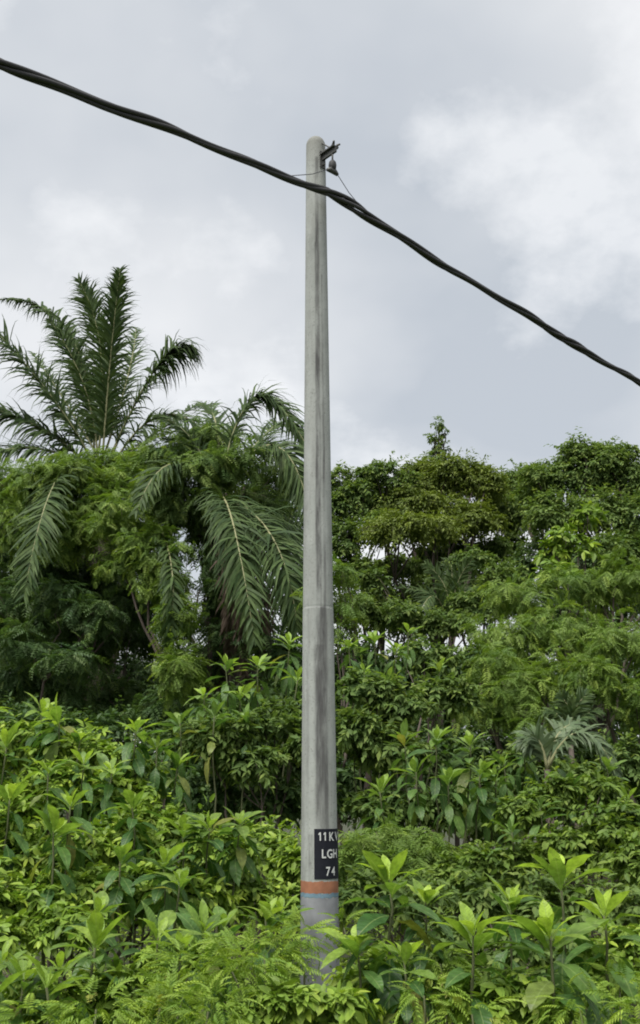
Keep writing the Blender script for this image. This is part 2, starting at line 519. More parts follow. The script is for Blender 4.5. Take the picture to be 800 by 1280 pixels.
pole_x = at(397, 640, POLE_Y)[0] - LEAN * at(397, 640, POLE_Y)[2]
pole = thing('utility_pole', 'tall round grey concrete utility pole with black number plate and orange band', 'utility pole',
             (pole_x, POLE_Y, 0))
M['concrete'] = concrete('weathered_concrete', (0.205, 0.22, 0.206), (0.385, 0.40, 0.378))
M['paint_base'] = plain_mat('faded_blue_grey_paint', (0.21, 0.215, 0.23), 0.85, 0, 0.5, 9)
M['orange'] = plain_mat('faded_orange_paint', (0.27, 0.12, 0.07), 0.85, 0, 0.5, 14)
M['blue'] = plain_mat('faded_light_blue_paint', (0.13, 0.20, 0.25), 0.85, 0, 0.5, 14)
M['plate'] = plain_mat('black_plate_paint', (0.010, 0.011, 0.017), 0.75, 0, 0.5, 25)
M['white'] = plain_mat('white_lettering_paint', (0.50, 0.51, 0.50), 0.7, 0, 0.35, 60)


def build_pole():
    zj = pz(757)
    prof = [(pr(-0.3), -0.3)]
    for z in [*np.linspace(0, zj - 0.05, 18), zj - 0.03, zj - 0.02, zj - 0.012]: prof.append((pr(z) + 0.0015, z))
    prof += [(pr(zj) - 0.0012, zj - 0.006), (pr(zj) - 0.0012, zj + 0.004), (pr(zj) - 0.0005, zj + 0.008)]
    for z in [zj + 0.012, zj + 0.02, zj + 0.04, *np.linspace(zj + 0.2, Z_TOP - R_TOP * 1.05, 22)]: prof.append((pr(z), z))
    for a in np.linspace(0.12, math.pi / 2 - 0.02, 9):
        prof.append((R_TOP * math.cos(a), Z_TOP - R_TOP * 1.05 + R_TOP * 1.05 * math.sin(a)))
    prof.append((0.0005, Z_TOP))
    V, F = lathe(prof, 56)
    link('shaft', mesh('shaft', lean(V), F, M['concrete']), pole)

    def sleeve(name, z0, z1, mat, off=0.0032):
        V, F = lathe([(pr(z0) - 0.004, z0), (pr(z0) + off, z0 + 0.0005), (pr(z1) + off, z1 - 0.0005), (pr(z1) - 0.004, z1)], 112)
        jz = np.random.default_rng(len(name)).normal(0, 0.0028, 112)      # brushed-on paint: uneven edges
        jz = (jz + np.roll(jz, 1) + np.roll(jz, 2)) / 1.6
        V[:, 2] += np.tile(jz, 4)
        return link(name, mesh(name, lean(V), F, mat, smooth=False), pole)
    sleeve('orange_band', pz(1117), pz(1102), M['orange'])
    sleeve('blue_band', pz(1122.5), pz(1117) - 0.001, M['blue'])
    sleeve('painted_base', -0.2, pz(1122.5) - 0.001, M['paint_base'], 0.0026)
    # number plate wrapped round the shaft
    z0, z1 = pz(1099), pz(1036)
    off = 0.006
    a0, a1 = -0.27, 1.62
    prof = [(pr(z0) - 0.003, z0), (pr(z0) + off, z0 + 0.001), (pr(z1) + off, z1 - 0.001), (pr(z1) - 0.003, z1)]
    V, F = lathe(prof, 30, a0, a1, close=False)
    n = 31
    side = []
    for j in (0, n - 1):
        i0, i1, i2, i3 = j, n + j, 2 * n + j, 3 * n + j
        side += [(i0, i1, i2), (i0, i2, i3)]
    plate = link('number_plate', mesh('number_plate', lean(V), np.vstack([F, side]), M['plate'], smooth=False), pole)
    # lettering bent onto the plate
    dg = bpy.context.evaluated_depsgraph_get()

    def letter(ch, ang, zc, h):
        if ch == '1':      # a one with a flag, as stencilled on the plate
            v = np.array([[-.08, 0], [.10, 0], [.10, 1], [-.06, 1], [-.26, .82], [-.26, .66], [-.08, .76]]) * h
            f = np.array([(0, 1, 2), (0, 2, 6), (6, 2, 3), (6, 3, 4), (6, 4, 5)])
            return bend(v, f, ang, zc, h)
        cu = bpy.data.curves.new('lettering', 'FONT')
        cu.body = ch; cu.align_x = 'CENTER'; cu.size = h / 0.69; cu.extrude = 0.0; cu.offset = h * 0.03
        to = bpy.data.objects.new('lettering_source', cu)
        COL.objects.link(to)
        dg.update()
        me0 = bpy.data.meshes.new_from_object(to.evaluated_get(bpy.context.evaluated_depsgraph_get()))
        COL.objects.unlink(to); bpy.data.objects.remove(to)
        me0.calc_loop_triangles()
        v = np.array([x.co[:] for x in me0.vertices]); f = np.array([t.vertices[:] for t in me0.loop_triangles])
        bpy.data.meshes.remove(me0)
        bend(v, f, ang, zc, h)

    def bend(v, f, ang, zc, h):
        zz = zc + v[:, 1] - h / 2
        r = pr(zz) + off + 0.0035
        a = ang + v[:, 0] * 0.78 / pr(zc)
        V = np.stack([r * np.sin(a), -r * np.cos(a), zz], -1)
        link('lettering', mesh('lettering', lean(V), f, M['white'], smooth=False), plate)
    h = 0.058
    d = math.radians
    for row, (py, chars) in enumerate(((1045.5, (('1', 3), ('1', 18), ('K', 39), ('V', 63))),
                                       (1067, (('L', 13), ('G', 33), ('H', 54))),
                                       (1089, (('7', 26), ('4', 45))))):
        for ch, a in chars:
            letter(ch, d(a), pz(py), h)


build_pole()

# ------------------------------------------------------------------ bracket, clamp and the bundled cable
ALONG = nrm(np.array([0.757, 0.653, 0.0]))          # the line follows the road
OUT = np.array([ALONG[1], -ALONG[0], 0.0])          # towards the road


def build_line():
    zb = at(400, 212, POLE_Y)[2] + 0.06
    c0 = np.array([pole_x + LEAN * zb, POLE_Y, zb])
    r = pr(zb)
    root = c0 + OUT * (r + 0.005)
    L = 0.18
    parts = [box(c0 + OUT * (r + L / 2) + UP * 0.012, (L, 0.02, 0.06), np.array([OUT, ALONG, UP])),
             box(c0 + OUT * (r + L / 2) + UP * 0.037, (L, 0.065, 0.012), np.array([OUT, ALONG, UP])),
             box(root - UP * 0.01, (0.008, 0.06, 0.16), np.array([OUT, ALONG, UP]))]
    V, F = join(parts)
    br = link('bracket', mesh('bracket', V - np.array([pole_x, POLE_Y, 0]), F, M['steel'], smooth=False), pole)
    for dz in (-0.065, 0.055):
        p = root + UP * dz
        V, F = tube([p - OUT * 0.02, p + OUT * 0.03], 0.011, 6)
        link('bolt', mesh('bolt', V - np.array([pole_x, POLE_Y, 0]), F, M['steel'], smooth=False), br)
    for s in (-1, 1):     # horned end of the arm
        p = c0 + OUT * (r + L - 0.02) + ALONG * 0.022 * s + UP * 0.03
        V, F = tube([p, p + OUT * 0.015 + UP * 0.03, p + OUT * 0.035 + ALONG * 0.015 * s + UP * 0.035], [0.015, 0.013, 0.009], 6)
        link('hook', mesh('hook', V - np.array([pole_x, POLE_Y, 0]), F, M['steel']), br)
    # diagonal stay from the arm's end up to the shaft
    p0 = c0 + OUT * (r + L * 0.75) + UP * 0.03; p1 = c0 + OUT * (r - 0.01) + UP * 0.17
    V, F = tube([p0, p1], 0.007, 6)
    link('stay', mesh('stay', V - np.array([pole_x, POLE_Y, 0]), F, M['steel']), br)

    hang = c0 + OUT * (r + 0.135)
    clampz = hang - UP * 0.19
    cl = thing('suspension_clamp', 'small dark suspension clamp hanging from the bracket at the pole top', 'clamp', tuple(hang))
    V, F = tube(np.array([[0, 0, 0.02], [0, 0, -0.05], [0, 0, -0.1]]), [0.009, 0.008, 0.009], 7)
    link('link_rod', mesh('link_rod', V, F, M['steel']), cl)
    V, F = tube(np.array([[0, 0, -0.08], [0, 0, -0.1], [0, 0, -0.13], [0, 0, -0.165], [0, 0, -0.185]]), [0.014, 0.03, 0.036, 0.032, 0.016], 10)
    link('body', mesh('body', V, F, M['rubber']), cl)
    A = ALONG
    V, F = tube(np.array([-A * 0.06 + UP * -0.2, -A * 0.03 + UP * -0.185, A * 0.03 + UP * -0.185, A * 0.06 + UP * -0.2]), [0.014, 0.024, 0.024, 0.014], 8)
    link('jaw', mesh('jaw', V, F, M['steel']), cl)

    # bundle: passes a little below the clamp; sags away from the pole on both sides
    mid = at(411, 241, POLE_Y - 0.2)
    P = mid

    def centre(s):
        s = np.asarray(s, float)
        z = np.where(s > 0, -0.118 * s + 0.0026 * s * s, 0.085 * s + 0.002 * s * s)
        return P + s[:, None] * ALONG + z[:, None] * UP

    s = np.linspace(-16, 26, 700)
    C = centre(s) + (0.010 * np.sin(s * 3.1) + 0.007 * np.sin(s * 7.3 + 1))[:, None] * UP
    side = OUT
    root_c = thing('bundled_power_cable', 'thick black twisted bundle of power cables crossing in front of the pole top', 'cable', tuple(P))
    for k in range(4):
        ph = 2 * math.pi * (s / 2.1 + 0.12 * np.sin(s * 1.7) + 0.05 * np.sin(s * 4.1)) + k * math.pi / 2
        rad = (0.019 + 0.005 * np.sin(s * 2.3 + 0.7) + 0.004 * np.sin(s * 5.9))[:, None]
        off = (np.cos(ph)[:, None] * side + np.sin(ph)[:, None] * UP) * rad
        if k == 0:   # one core springs clear of the bundle just right of the pole
            off = off + (np.exp(-((s - 0.36) / 0.2) ** 2) * 0.028)[:, None] * (UP * 0.9 + side * 0.3)
        V, F = tube(C + off - P, 0.0185, 7)
        link('cable_core', mesh('cable_core', V, F, M['rubber']), root_c)
    # bare messenger from the bundle up to the clamp and back
    q0 = centre(np.array([-0.42]))[0] + UP * 0.02; q2 = centre(np.array([0.42]))[0] + UP * 0.035
    q1 = clampz
    V, F = tube(np.array([q0, q0 * 0.5 + q1 * 0.5 - UP * 0.006, q1 - ALONG * 0.05, q1 + ALONG * 0.05, q1 * 0.5 + q2 * 0.5 - UP * 0.006, q2]) - P, 0.0035, 6)
    link('messenger_wire', mesh('messenger_wire', V, F, M['wire']), root_c)


build_line()

# ------------------------------------------------------------------ leaf shapes
def leaf_blade(width=0.34, droop=0.25, fold=0.10, seg=6, obov=0.58, wavy=0.02, petiole=0.06, seed=0):
    """broad leaf, length 1 along +X, arching down, folded at the midrib"""
    rng = np.random.default_rng(seed)
    t = np.linspace(0, 1, seg + 1)
    x = petiole + (1 - petiole) * t
    w = width * 0.5 * np.sin(np.pi * np.clip(t, 0, 1) ** (math.log(0.5) / math.log(obov))) ** 0.85
    w[0] = 0.012; w[-1] = 0.0
    zc = -droop * x ** 2
    xc = x * (1 - 0.35 * droop * x)
    wv = wavy * rng.normal(size=(2, seg + 1))
    L = np.stack([xc, w, zc + fold * w * 2 + wv[0]], -1)
    Mi = np.stack([xc, 0 * w, zc], -1)
    R = np.stack([xc, -w, zc + fold * w * 2 + wv[1]], -1)
    V = np.vstack([Mi, L, R, [[0, 0.006, 0.0], [0, -0.006, 0.0]]])
    n = seg + 1
    F = []
    for i in range(seg):
        F += [(i, i + 1, n + i + 1), (i, n + i + 1, n + i), (i + 1, i, 2 * n + i), (i + 1, 2 * n + i, 2 * n + i + 1)]
    F += [(3 * n, 3 * n + 1, 2 * n), (3 * n, 2 * n, n)]
    F = [f for f in F]
    return V, np.array(F)


def leaf_simple(width=0.45, droop=0.12):
    V = np.array([[0, 0, 0], [0.45, width * .5, 0.05 - droop * .2], [1, 0, -droop], [0.45, -width * .5, 0.05 - droop * .2]])
    return V, np.array([(0, 2, 1), (0, 3, 2)])


def leaf_mid(width=0.42, droop=0.2):
    V = np.array([[0, 0, 0], [0.3, width * .46, 0.04], [0.7, width * .4, -droop * .45 + 0.02], [1, 0, -droop],
                  [0.7, -width * .4, -droop * .45 + 0.02], [0.3, -width * .46, 0.04], [0.5, 0, -droop * .22 - 0.03]])
    return V, np.array([(0, 6, 1), (1, 6, 2), (2, 6, 3), (0, 5, 6), (5, 4, 6), (4, 3, 6)])


def leaf_feather(pairs=8, leaflet=0.3, lw=0.075, droop=0.35):
    """far-off pinnate leaf: each leaflet one slim triangle"""
    V, F = [], []
    def pt(t): return np.array([t * (1 - 0.2 * droop * t), 0, -droop * t * t])
    for i in range(pairs):
        t = 0.1 + 0.88 * (i + 0.5) / pairs
        p = pt(t); l = leaflet * (0.5 + 0.5 * math.sin(math.pi * min(1, t + 0.12)))
        for s in (-1, 1):
            d = nrm(np.array([0.6, s * 0.8, -0.15]))
            b = np.array([-d[1], d[0], 0.0]) * lw * 0.5
            k = len(V)
            V += [p - b * .8, p + d * l * .35 + b * 1.1, p + d * l - [0, 0, l * .25], p + d * l * .5 - b]
            F += [(k, k + 3, k + 1), (k + 1, k + 3, k + 2)] if i % 2 == 0 else [(k, k + 2, k + 1)]
    return np.array(V), np.array(F)


def leaf_pinnate(pairs=8, leaflet=0.34, lw=0.085, droop=0.3, hang=0.12):
    """pinnate leaf, length 1: paired slim leaflets on an arching midrib"""
    V, F = [], []
    def pt(t): return np.array([t * (1 - 0.2 * droop * t), 0, -droop * t * t])
    for i in range(pairs):
        t = 0.14 + 0.84 * (i + 0.5) / pairs
        p = pt(t)
        l = leaflet * (0.55 + 0.45 * math.sin(math.pi * min(1, t + 0.12)))
        for s in (-1, 1):
            d = nrm(np.array([0.62, s * 0.78, -hang]))
            b = np.array([-d[1], d[0], 0.0]) * lw * 0.5
            k = len(V)
            V += [p, p + d * l * .45 + b + [0, 0, .012], p + d * l - [0, 0, l * .2], p + d * l * .45 - b + [0, 0, .012]]
            F += [(k, k + 2, k + 1), (k, k + 3, k + 2)]
    k = len(V)
    V += [np.array([0, 0.006, 0]), np.array([0, -0.006, 0]), pt(0.5) + [0, 0.005, 0], pt(0.5) - [0, 0.005, 0], pt(1.0)]
    F += [(k, k + 1, k + 3), (k, k + 3, k + 2), (k + 2, k + 3, k + 4)]
    return np.array(V), np.array(F)


def scatter(tmpl, O, D, Nn, S, tint, age):
    """copies of a leaf template merged into one vertex/triangle array"""
    v, f = tmpl
    D = nrm(D)
    B = nrm(np.cross(Nn, D)); Nn = np.cross(D, B)
    n = len(O)
    V = (O[:, None] + S[:, None, None] * (v[None, :, 0:1] * D[:, None] + v[None, :, 1:2] * B[:, None] + v[None, :, 2:3] * Nn[:, None])).reshape(-1, 3)
    F = (f[None] + (np.arange(n) * len(v))[:, None, None]).reshape(-1, 3)
    A = np.repeat(np.stack([tint, age], -1), len(v), axis=0)
    return V, F, A


STYLE = {  # template, leaf length, coverage, gravity on twigs, material
    'small':   (leaf_mid(0.46, 0.25), 0.085, 1.35, 0.10, 'small'),
    'smallfar': (leaf_simple(0.46, 0.2), 0.11, 1.5, 0.12, 'small'),
    'feather': (leaf_feather(7, 0.32, 0.09, 0.4), 0.24, 1.25, 0.3, 'feather'),
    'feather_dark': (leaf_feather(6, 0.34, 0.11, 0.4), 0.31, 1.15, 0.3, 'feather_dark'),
    'tree':    (leaf_simple(0.46, 0.2), 0.122, 1.15, 0.15, 'tree'),
    'thin':    (leaf_simple(0.42, 0.25), 0.125, 0.55, 0.2, 'tree'),
    'olive':   (leaf_simple(0.38, 0.22), 0.12, 1.15, 0.15, 'olive'),
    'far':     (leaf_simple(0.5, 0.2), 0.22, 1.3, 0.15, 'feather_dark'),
    'bigleaf': (leaf_mid(0.42, 0.25), 0.2, 1.3, 0.12, 'tree'),
}
AREA = {'small': .19, 'smallfar': .2, 'feather': .2, 'feather_dark': .2, 'tree': .2, 'thin': .2, 'olive': .16, 'bigleaf': .2, 'far': .22}


def clump_foliage(rng, clumps, style, dens=1.0, mat=None, age_gain=1.0, up_bias=-0.55):
    """clumps: rows of centre + radii. Twigs radiate in each clump, leaves sit along the outer part of each twig."""
    tmpl, L, cov, grav, mname = STYLE[style]
    allV, o = [], 0
    Os, Ds, Ns, Ss, Ti, Ag = [], [], [], [], [], []
    tw_paths = []
    for c in clumps:
        c = np.asarray(c, float)
        R = c[3:6]
        area = 4 * math.pi * (R.prod() ** (2 / 3))
        nl = max(20, int(area * cov * dens / (L * L * AREA[style])))
        per = 6 if style.startswith('feather') else 9
        nt = max(4, nl // per)
        z = rng.uniform(up_bias, 1, nt); th = rng.uniform(0, 2 * math.pi, nt)
        rr = np.sqrt(np.clip(1 - z * z, 0, 1))
        u = np.stack([rr * np.cos(th), rr * np.sin(th), z], -1)
        lump = 1 + 0.22 * np.sin(3.1 * th + c[0] * 5) * np.cos(2.3 * z * 2 + c[1] * 3)
        reach = rng.uniform(0.62, 1.08, nt) * lump
        reach = np.where(rng.random(nt) < 0.07, reach * 1.3, reach)
        p0 = c[:3] + u * R * 0.2
        p2 = c[:3] + u * R * reach[:, None]
        rm = R.mean()
        p1 = (p0 + p2) * 0.5 + UP * 0.18 * rm
        p2 = p2 - UP * (grav * rm * rng.uniform(0.2, 1.3, nt) * rr)[:, None]
        t = (np.linspace(0.3, 1.0, per)[None] + rng.uniform(-0.06, 0.06, (nt, per)))
        T = t[..., None]
        pos = (1 - T) ** 2 * p0[:, None] + 2 * T * (1 - T) * p1[:, None] + T * T * p2[:, None]
        tan = nrm(2 * (1 - T) * (p1 - p0)[:, None] + 2 * T * (p2 - p1)[:, None])
        side = nrm(np.cross(tan, UP + rng.normal(0, 0.3, tan.shape)))
        sg = np.where(np.arange(per) % 2 == 0, 1.0, -1.0)[None, :, None]
        D = tan * 0.65 + side * sg * 0.75 + rng.normal(0, 0.28, tan.shape) - UP * 0.18
        Nn = UP * 0.9 + u[:, None] * 0.45 + rng.normal(0, 0.38, tan.shape)
        S = L * rng.uniform(0.65, 1.25, (nt, per))
        ctint = rng.uniform(-0.22, 0.22)
        ttint = np.clip(rng.uniform(0.05, 0.95, (nt, 1)) * 0.6 + rng.uniform(0, 0.45, (nt, per)) + ctint, 0, 1)
        ag = np.clip((t - 0.72) / 0.28, 0, 1) * rng.uniform(0, 1, (nt, 1)) ** 1.5 * 0.9 * age_gain
        for lst, arr in ((Os, pos), (Ds, D), (Ns, Nn)):
            lst.append(arr.reshape(-1, 3))
        for lst, arr in ((Ss, S), (Ti, ttint), (Ag, ag)):
            lst.append(arr.reshape(-1))
        tw_paths.append((p0, p1, p2))
    cat = np.concatenate
    return scatter(tmpl, cat(Os), cat(Ds), cat(Ns), cat(Ss), cat(Ti), np.clip(cat(Ag), 0, 1)), tw_paths


def limb_path(rng, a, b, wob=0.12, n=7):
    t = np.linspace(0, 1, n)[:, None]
    ln = np.linalg.norm(b - a)
    mid = (a + b) / 2 + rng.normal(0, wob * ln * 0.6, 3) + UP * 0.06 * ln
    P = (1 - t) ** 2 * a + 2 * t * (1 - t) * mid + t * t * b
    P[1:-1] += rng.normal(0, 0.018 * ln, (n - 2, 3))
    return P


def woody(name, label, cat, group, clumps_px, style, seed, dens=1.0, trunk_r=0.09, bark='bark', base=None, age=1.0,
          depth=0.75, fill=True, mat=None, twigs=0.0, up_bias=-0.85, fork=0.45):
    """tree or shrub: clumps_px rows are (px, py, Y, half width px, half height px)"""
    rng = np.random.default_rng(seed)
    cl = []
    for (px, py, Y, rx, ry) in clumps_px:
        k = ppm(py, Y); c = at(px, py, Y)
        cl.append([*c, rx / k, max(rx, ry) / k * depth, ry / k])
        if fill and rx > 26:    # smaller offshoots round each main clump, behind and before it too
            for _ in range(4):
                u = nrm(rng.normal(size=3)); u[2] *= 0.5
                f = rng.uniform(0.38, 0.58)
                cc = c + u * np.array([rx / k, max(rx, ry) / k * depth, ry / k]) * 0.85
                cl.append([*cc, rx / k * f, max(rx, ry) / k * f * depth, ry / k * f])
    cl = np.array(cl)
    cen = cl[:, :3].mean(0)
    if base is None:
        bx, by = cen[0], cen[1]
    else:
        q = at(base[0], 900, base[1]); bx, by = q[0], q[1]
    bz = float(ground_z(bx, by))
    root = thing(name, label, cat, (bx, by, bz), group)
    org = np.array([bx, by, bz])
    (V, F, A), tw = clump_foliage(rng, cl, style, dens, age_gain=age, up_bias=up_bias)
    m = M[mat] if mat else M[STYLE[style][4]]
    cr = link('crown', mesh('crown', V - org, F, m, A), root)
    cr['kind'] = 'stuff'
    # trunk and limbs
    lowest = cl[:, 2].min()
    fz = bz + max(0.35, (cen[2] - bz) * fork)
    forkp = np.array([bx * 0.6 + cen[0] * 0.4, by * 0.6 + cen[1] * 0.4, fz])
    P = limb_path(rng, np.array([bx, by, bz - 0.15]), forkp, 0.05, 8)
    V, F = tube(P - org, np.linspace(trunk_r * 1.15, trunk_r * 0.75, len(P)), 9)
    link('trunk', mesh('trunk', V, F, M[bark]), root)
    big = cl[:len(clumps_px) * 4:1] if len(cl) > 0 else cl
    for i, (px, py, Y, rx, ry) in enumerate(clumps_px):
        c = at(px, py, Y)
        P = limb_path(rng, forkp - UP * 0.05, c, 0.12, 7)
        parts = [tube(P - org, np.linspace(trunk_r * 0.6, trunk_r * 0.16, len(P)), 6)]
        near = np.argsort(np.linalg.norm(cl[:, :3] - c, axis=1))[1:4]
        for j in near:
            Q = limb_path(rng, P[-3], cl[j, :3], 0.15, 5)
            parts.append(tube(Q - org, np.linspace(trunk_r * 0.25, trunk_r * 0.08, len(Q)), 5))
        V, F = join(parts)
        link('limb', mesh('limb', V, F, M[bark]), root)
    # thin twigs
    if twigs > 0:
        parts = []
        for p0, p1, p2 in tw:
            n = len(p0)
            for i in rng.choice(n, max(1, int(n * twigs)), replace=False):
                parts.append(tube(bez(p0[i], p1[i], p2[i], np.linspace(0, 1, 4)) - org, [trunk_r * .1, trunk_r * .08, trunk_r * .06, trunk_r * .03], 3, False))
        V, F = join(parts)
        o = link('twigs', mesh('twigs', V, F, M[bark]), root)
        o['kind'] = 'stuff'
    return root


# ------------------------------------------------------------------ broad-leaved plants, each leaf its own object
BLADES = {}
for mk in ('broad', 'broad_mid'):
    BLADES[mk] = [mesh('leaf', *leaf_blade(0.33, 0.16, 0.16, 6, 0.58, 0.008, 0.06, 1), M[mk]),
                  mesh('leaf', *leaf_blade(0.31, 0.38, 0.12, 6, 0.58, 0.012, 0.08, 2), M[mk]),
                  mesh('leaf', *leaf_blade(0.32, 0.66, 0.10, 6, 0.57, 0.014, 0.10, 3), M[mk]),
                  mesh('leaf', *leaf_blade(0.31, 0.98, 0.08, 7, 0.55, 0.016, 0.12, 4), M[mk])]


def put_leaf(parent, org, me, pos, d, n, s, age, name='leaf', wide=1.0):
    d = Vector(d).normalized(); n = Vector(n)
    b = n.cross(d)
    if b.length < 1e-4: b = Vector((1, 0, 0)).cross(d)
    b.normalize(); n = d.cross(b); b = b * wide
    m = Matrix(((d.x * s, b.x * s, n.x * s, pos[0] - org[0]), (d.y * s, b.y * s, n.y * s, pos[1] - org[1]),
                (d.z * s, b.z * s, n.z * s, pos[2] - org[2]), (0, 0, 0, 1)))
    o = bpy.data.objects.new(name, me)
    COL.objects.link(o)
    o.parent = parent
    o.matrix_basis = m
    o.color = (age, 0, 0, 1)
    return o


def broad_plant(label, group, apexes, seed, L=0.33, mat='broad', nleaf=21, base=None, young=1.0, run=0.42, name='broad_leaved_shrub', wide=1.0):
    """apexes: (px, py, Y[, scale]) shoot tips; leaves spiral down each shoot from upright young to drooping old"""
    rng = np.random.default_rng(seed)
    tips = [at(a[0], a[1], a[2]) for a in apexes]
    cen = np.mean(tips, 0)
    if base is None: bx, by = cen[0] + rng.normal(0, .08), cen[1] + rng.normal(0, .08)
    else: bx, by = base
    bz = float(ground_z(bx, by))
    org = np.array([bx, by, bz])
    root = thing(name, label, 'shrub', tuple(org), group)
    wide0 = wide * rng.uniform(0.85, 1.12); lift = rng.uniform(-8, 10)
    for a, tip in zip(apexes, tips):
        sc = (a[3] if len(a) > 3 else 1.0)
        Ls = L * sc
        p0 = np.array([bx, by, bz - 0.1]) + np.array([*rng.normal(0, 0.04, 2), 0])
        dxy = tip - p0; dxy[2] = 0
        p1 = p0 + np.array([0, 0, (tip[2] - p0[2]) * 0.55]) + dxy * 0.75
        t = np.linspace(0, 1, 12)
        P = bez(p0, p1, tip, t)
        P[1:-1] += rng.normal(0, 0.012, (10, 3))
        V, F = tube(P - org, np.linspace(0.017, 0.006, 12) * (0.6 + 0.5 * sc), 6)
        link('stem', mesh('stem', V, F, M['stem']), root)
        seglen = np.r_[0, np.cumsum(np.linalg.norm(np.diff(P, axis=0), axis=1))]
        tot = seglen[-1]
        n = int(nleaf * 1.2 * rng.uniform(0.9, 1.15))
        ph = rng.uniform(0, 6.28); tilt = rng.normal(0, 0.2, 2)
        for k in range(n):
            u = k / max(1, n - 1)
            if u > 0.3 and rng.random() < 0.12: continue
            s = tot - min(tot * 0.85, (run * sc) * (0.01 + 0.99 * u ** 1.7))
            pos = np.array([np.interp(s, seglen, P[:, i]) for i in range(3)])
            az = ph + k * 2.399963 + rng.normal(0, 0.18)
            el = math.radians(74 - 98 * min(1, u * 1.1) ** 0.68 + lift + rng.normal(0, 12))
            d = (math.cos(az) * math.cos(el), math.sin(az) * math.cos(el), math.sin(el))
            nn = (-math.cos(az) * math.sin(el) + rng.normal(0, .22), -math.sin(az) * math.sin(el) + rng.normal(0, .22), math.cos(el) + 0.02)
            if k < 2: var = 0
            elif u < 0.35: var = int(rng.choice([0, 1, 1, 1, 2]))
            elif u < 0.7: var = int(rng.choice([1, 1, 2, 2]))
            else: var = int(rng.choice([1, 2, 2, 3]))
            if mat == 'broad' and L < 0.32: var = min(var, 2)
            ls = Ls * (0.5 + 0.5 * min(1, u * 5)) * rng.uniform(0.75, 1.15)
            if 2 <= k < 11: el = max(el, math.radians(rng.uniform(22, 62))); d = (math.cos(az) * math.cos(el), math.sin(az) * math.cos(el), math.sin(el)); nn = (-math.cos(az) * math.sin(el), -math.sin(az) * math.sin(el), math.cos(el)); var = int(rng.choice([0, 1, 1, 2]))
            age = young * max(0.0, 1 - u * 2.2) * rng.uniform(0.75, 1.0) + max(0, rng.normal(0, 0.05))
            d = (d[0] + tilt[0], d[1] + tilt[1], d[2])
            put_leaf(root, org, BLADES[mat][var], pos, d, nn, ls, min(1, age), 'leaf', wide0 * rng.uniform(0.85, 1.15))
    return root


# feathery sprays (light pinnate fronds), each its own object
SPRAYS = [mesh('frond', *leaf_pinnate(8, 0.26, 0.075, dr, 0.45), M['spray']) for dr in (0.4, 0.75, 1.1)]


def spray_shrub(label, group, clumps_px, seed, n=90, L=0.165, name='feathery_shrub'):
    rng = np.random.default_rng(seed)
    cl = []
    for (px, py, Y, rx, ry) in clumps_px:
        k = ppm(py, Y); cl.append([*at(px, py, Y), rx / k, max(rx, ry) / k * 0.8, ry / k])
    cl = np.array(cl)
    cen = cl[:, :3].mean(0)
    bx, by = cen[0], cen[1]; bz = float(ground_z(bx, by)); org = np.array([bx, by, bz])
    root = thing(name, label, 'shrub', tuple(org), group)
    w = cl[:, 3] * cl[:, 5]; w = w / w.sum()
    for i, c in enumerate(cl):
        P = limb_path(rng, np.array([bx, by, bz - .1]), c[:3], 0.1, 8)
        V, F = tube(P - org, np.linspace(0.014, 0.005, 8), 5)
        link('stem', mesh('stem', V, F, M['stem']), root)
        for _ in range(int(n * w[i] + 1)):
            z = rng.uniform(-0.5, 0.9); th = rng.uniform(0, 6.283); rr = math.sqrt(1 - z * z)
            u = np.array([rr * math.cos(th), rr * math.sin(th), z])
            pos = c[:3] + u * c[3:6] * rng.uniform(0.35, 0.95)
            d = u + np.array([0, 0, 0.1]) + rng.normal(0, .35, 3)
            put_leaf(root, org, SPRAYS[int(rng.integers(0, 3))], pos, d, (rng.normal(0, .3), rng.normal(0, .3), 1), L * rng.uniform(0.6, 1.15),
                     min(1, max(0, rng.normal(0.3, 0.3))), 'frond')
    return root


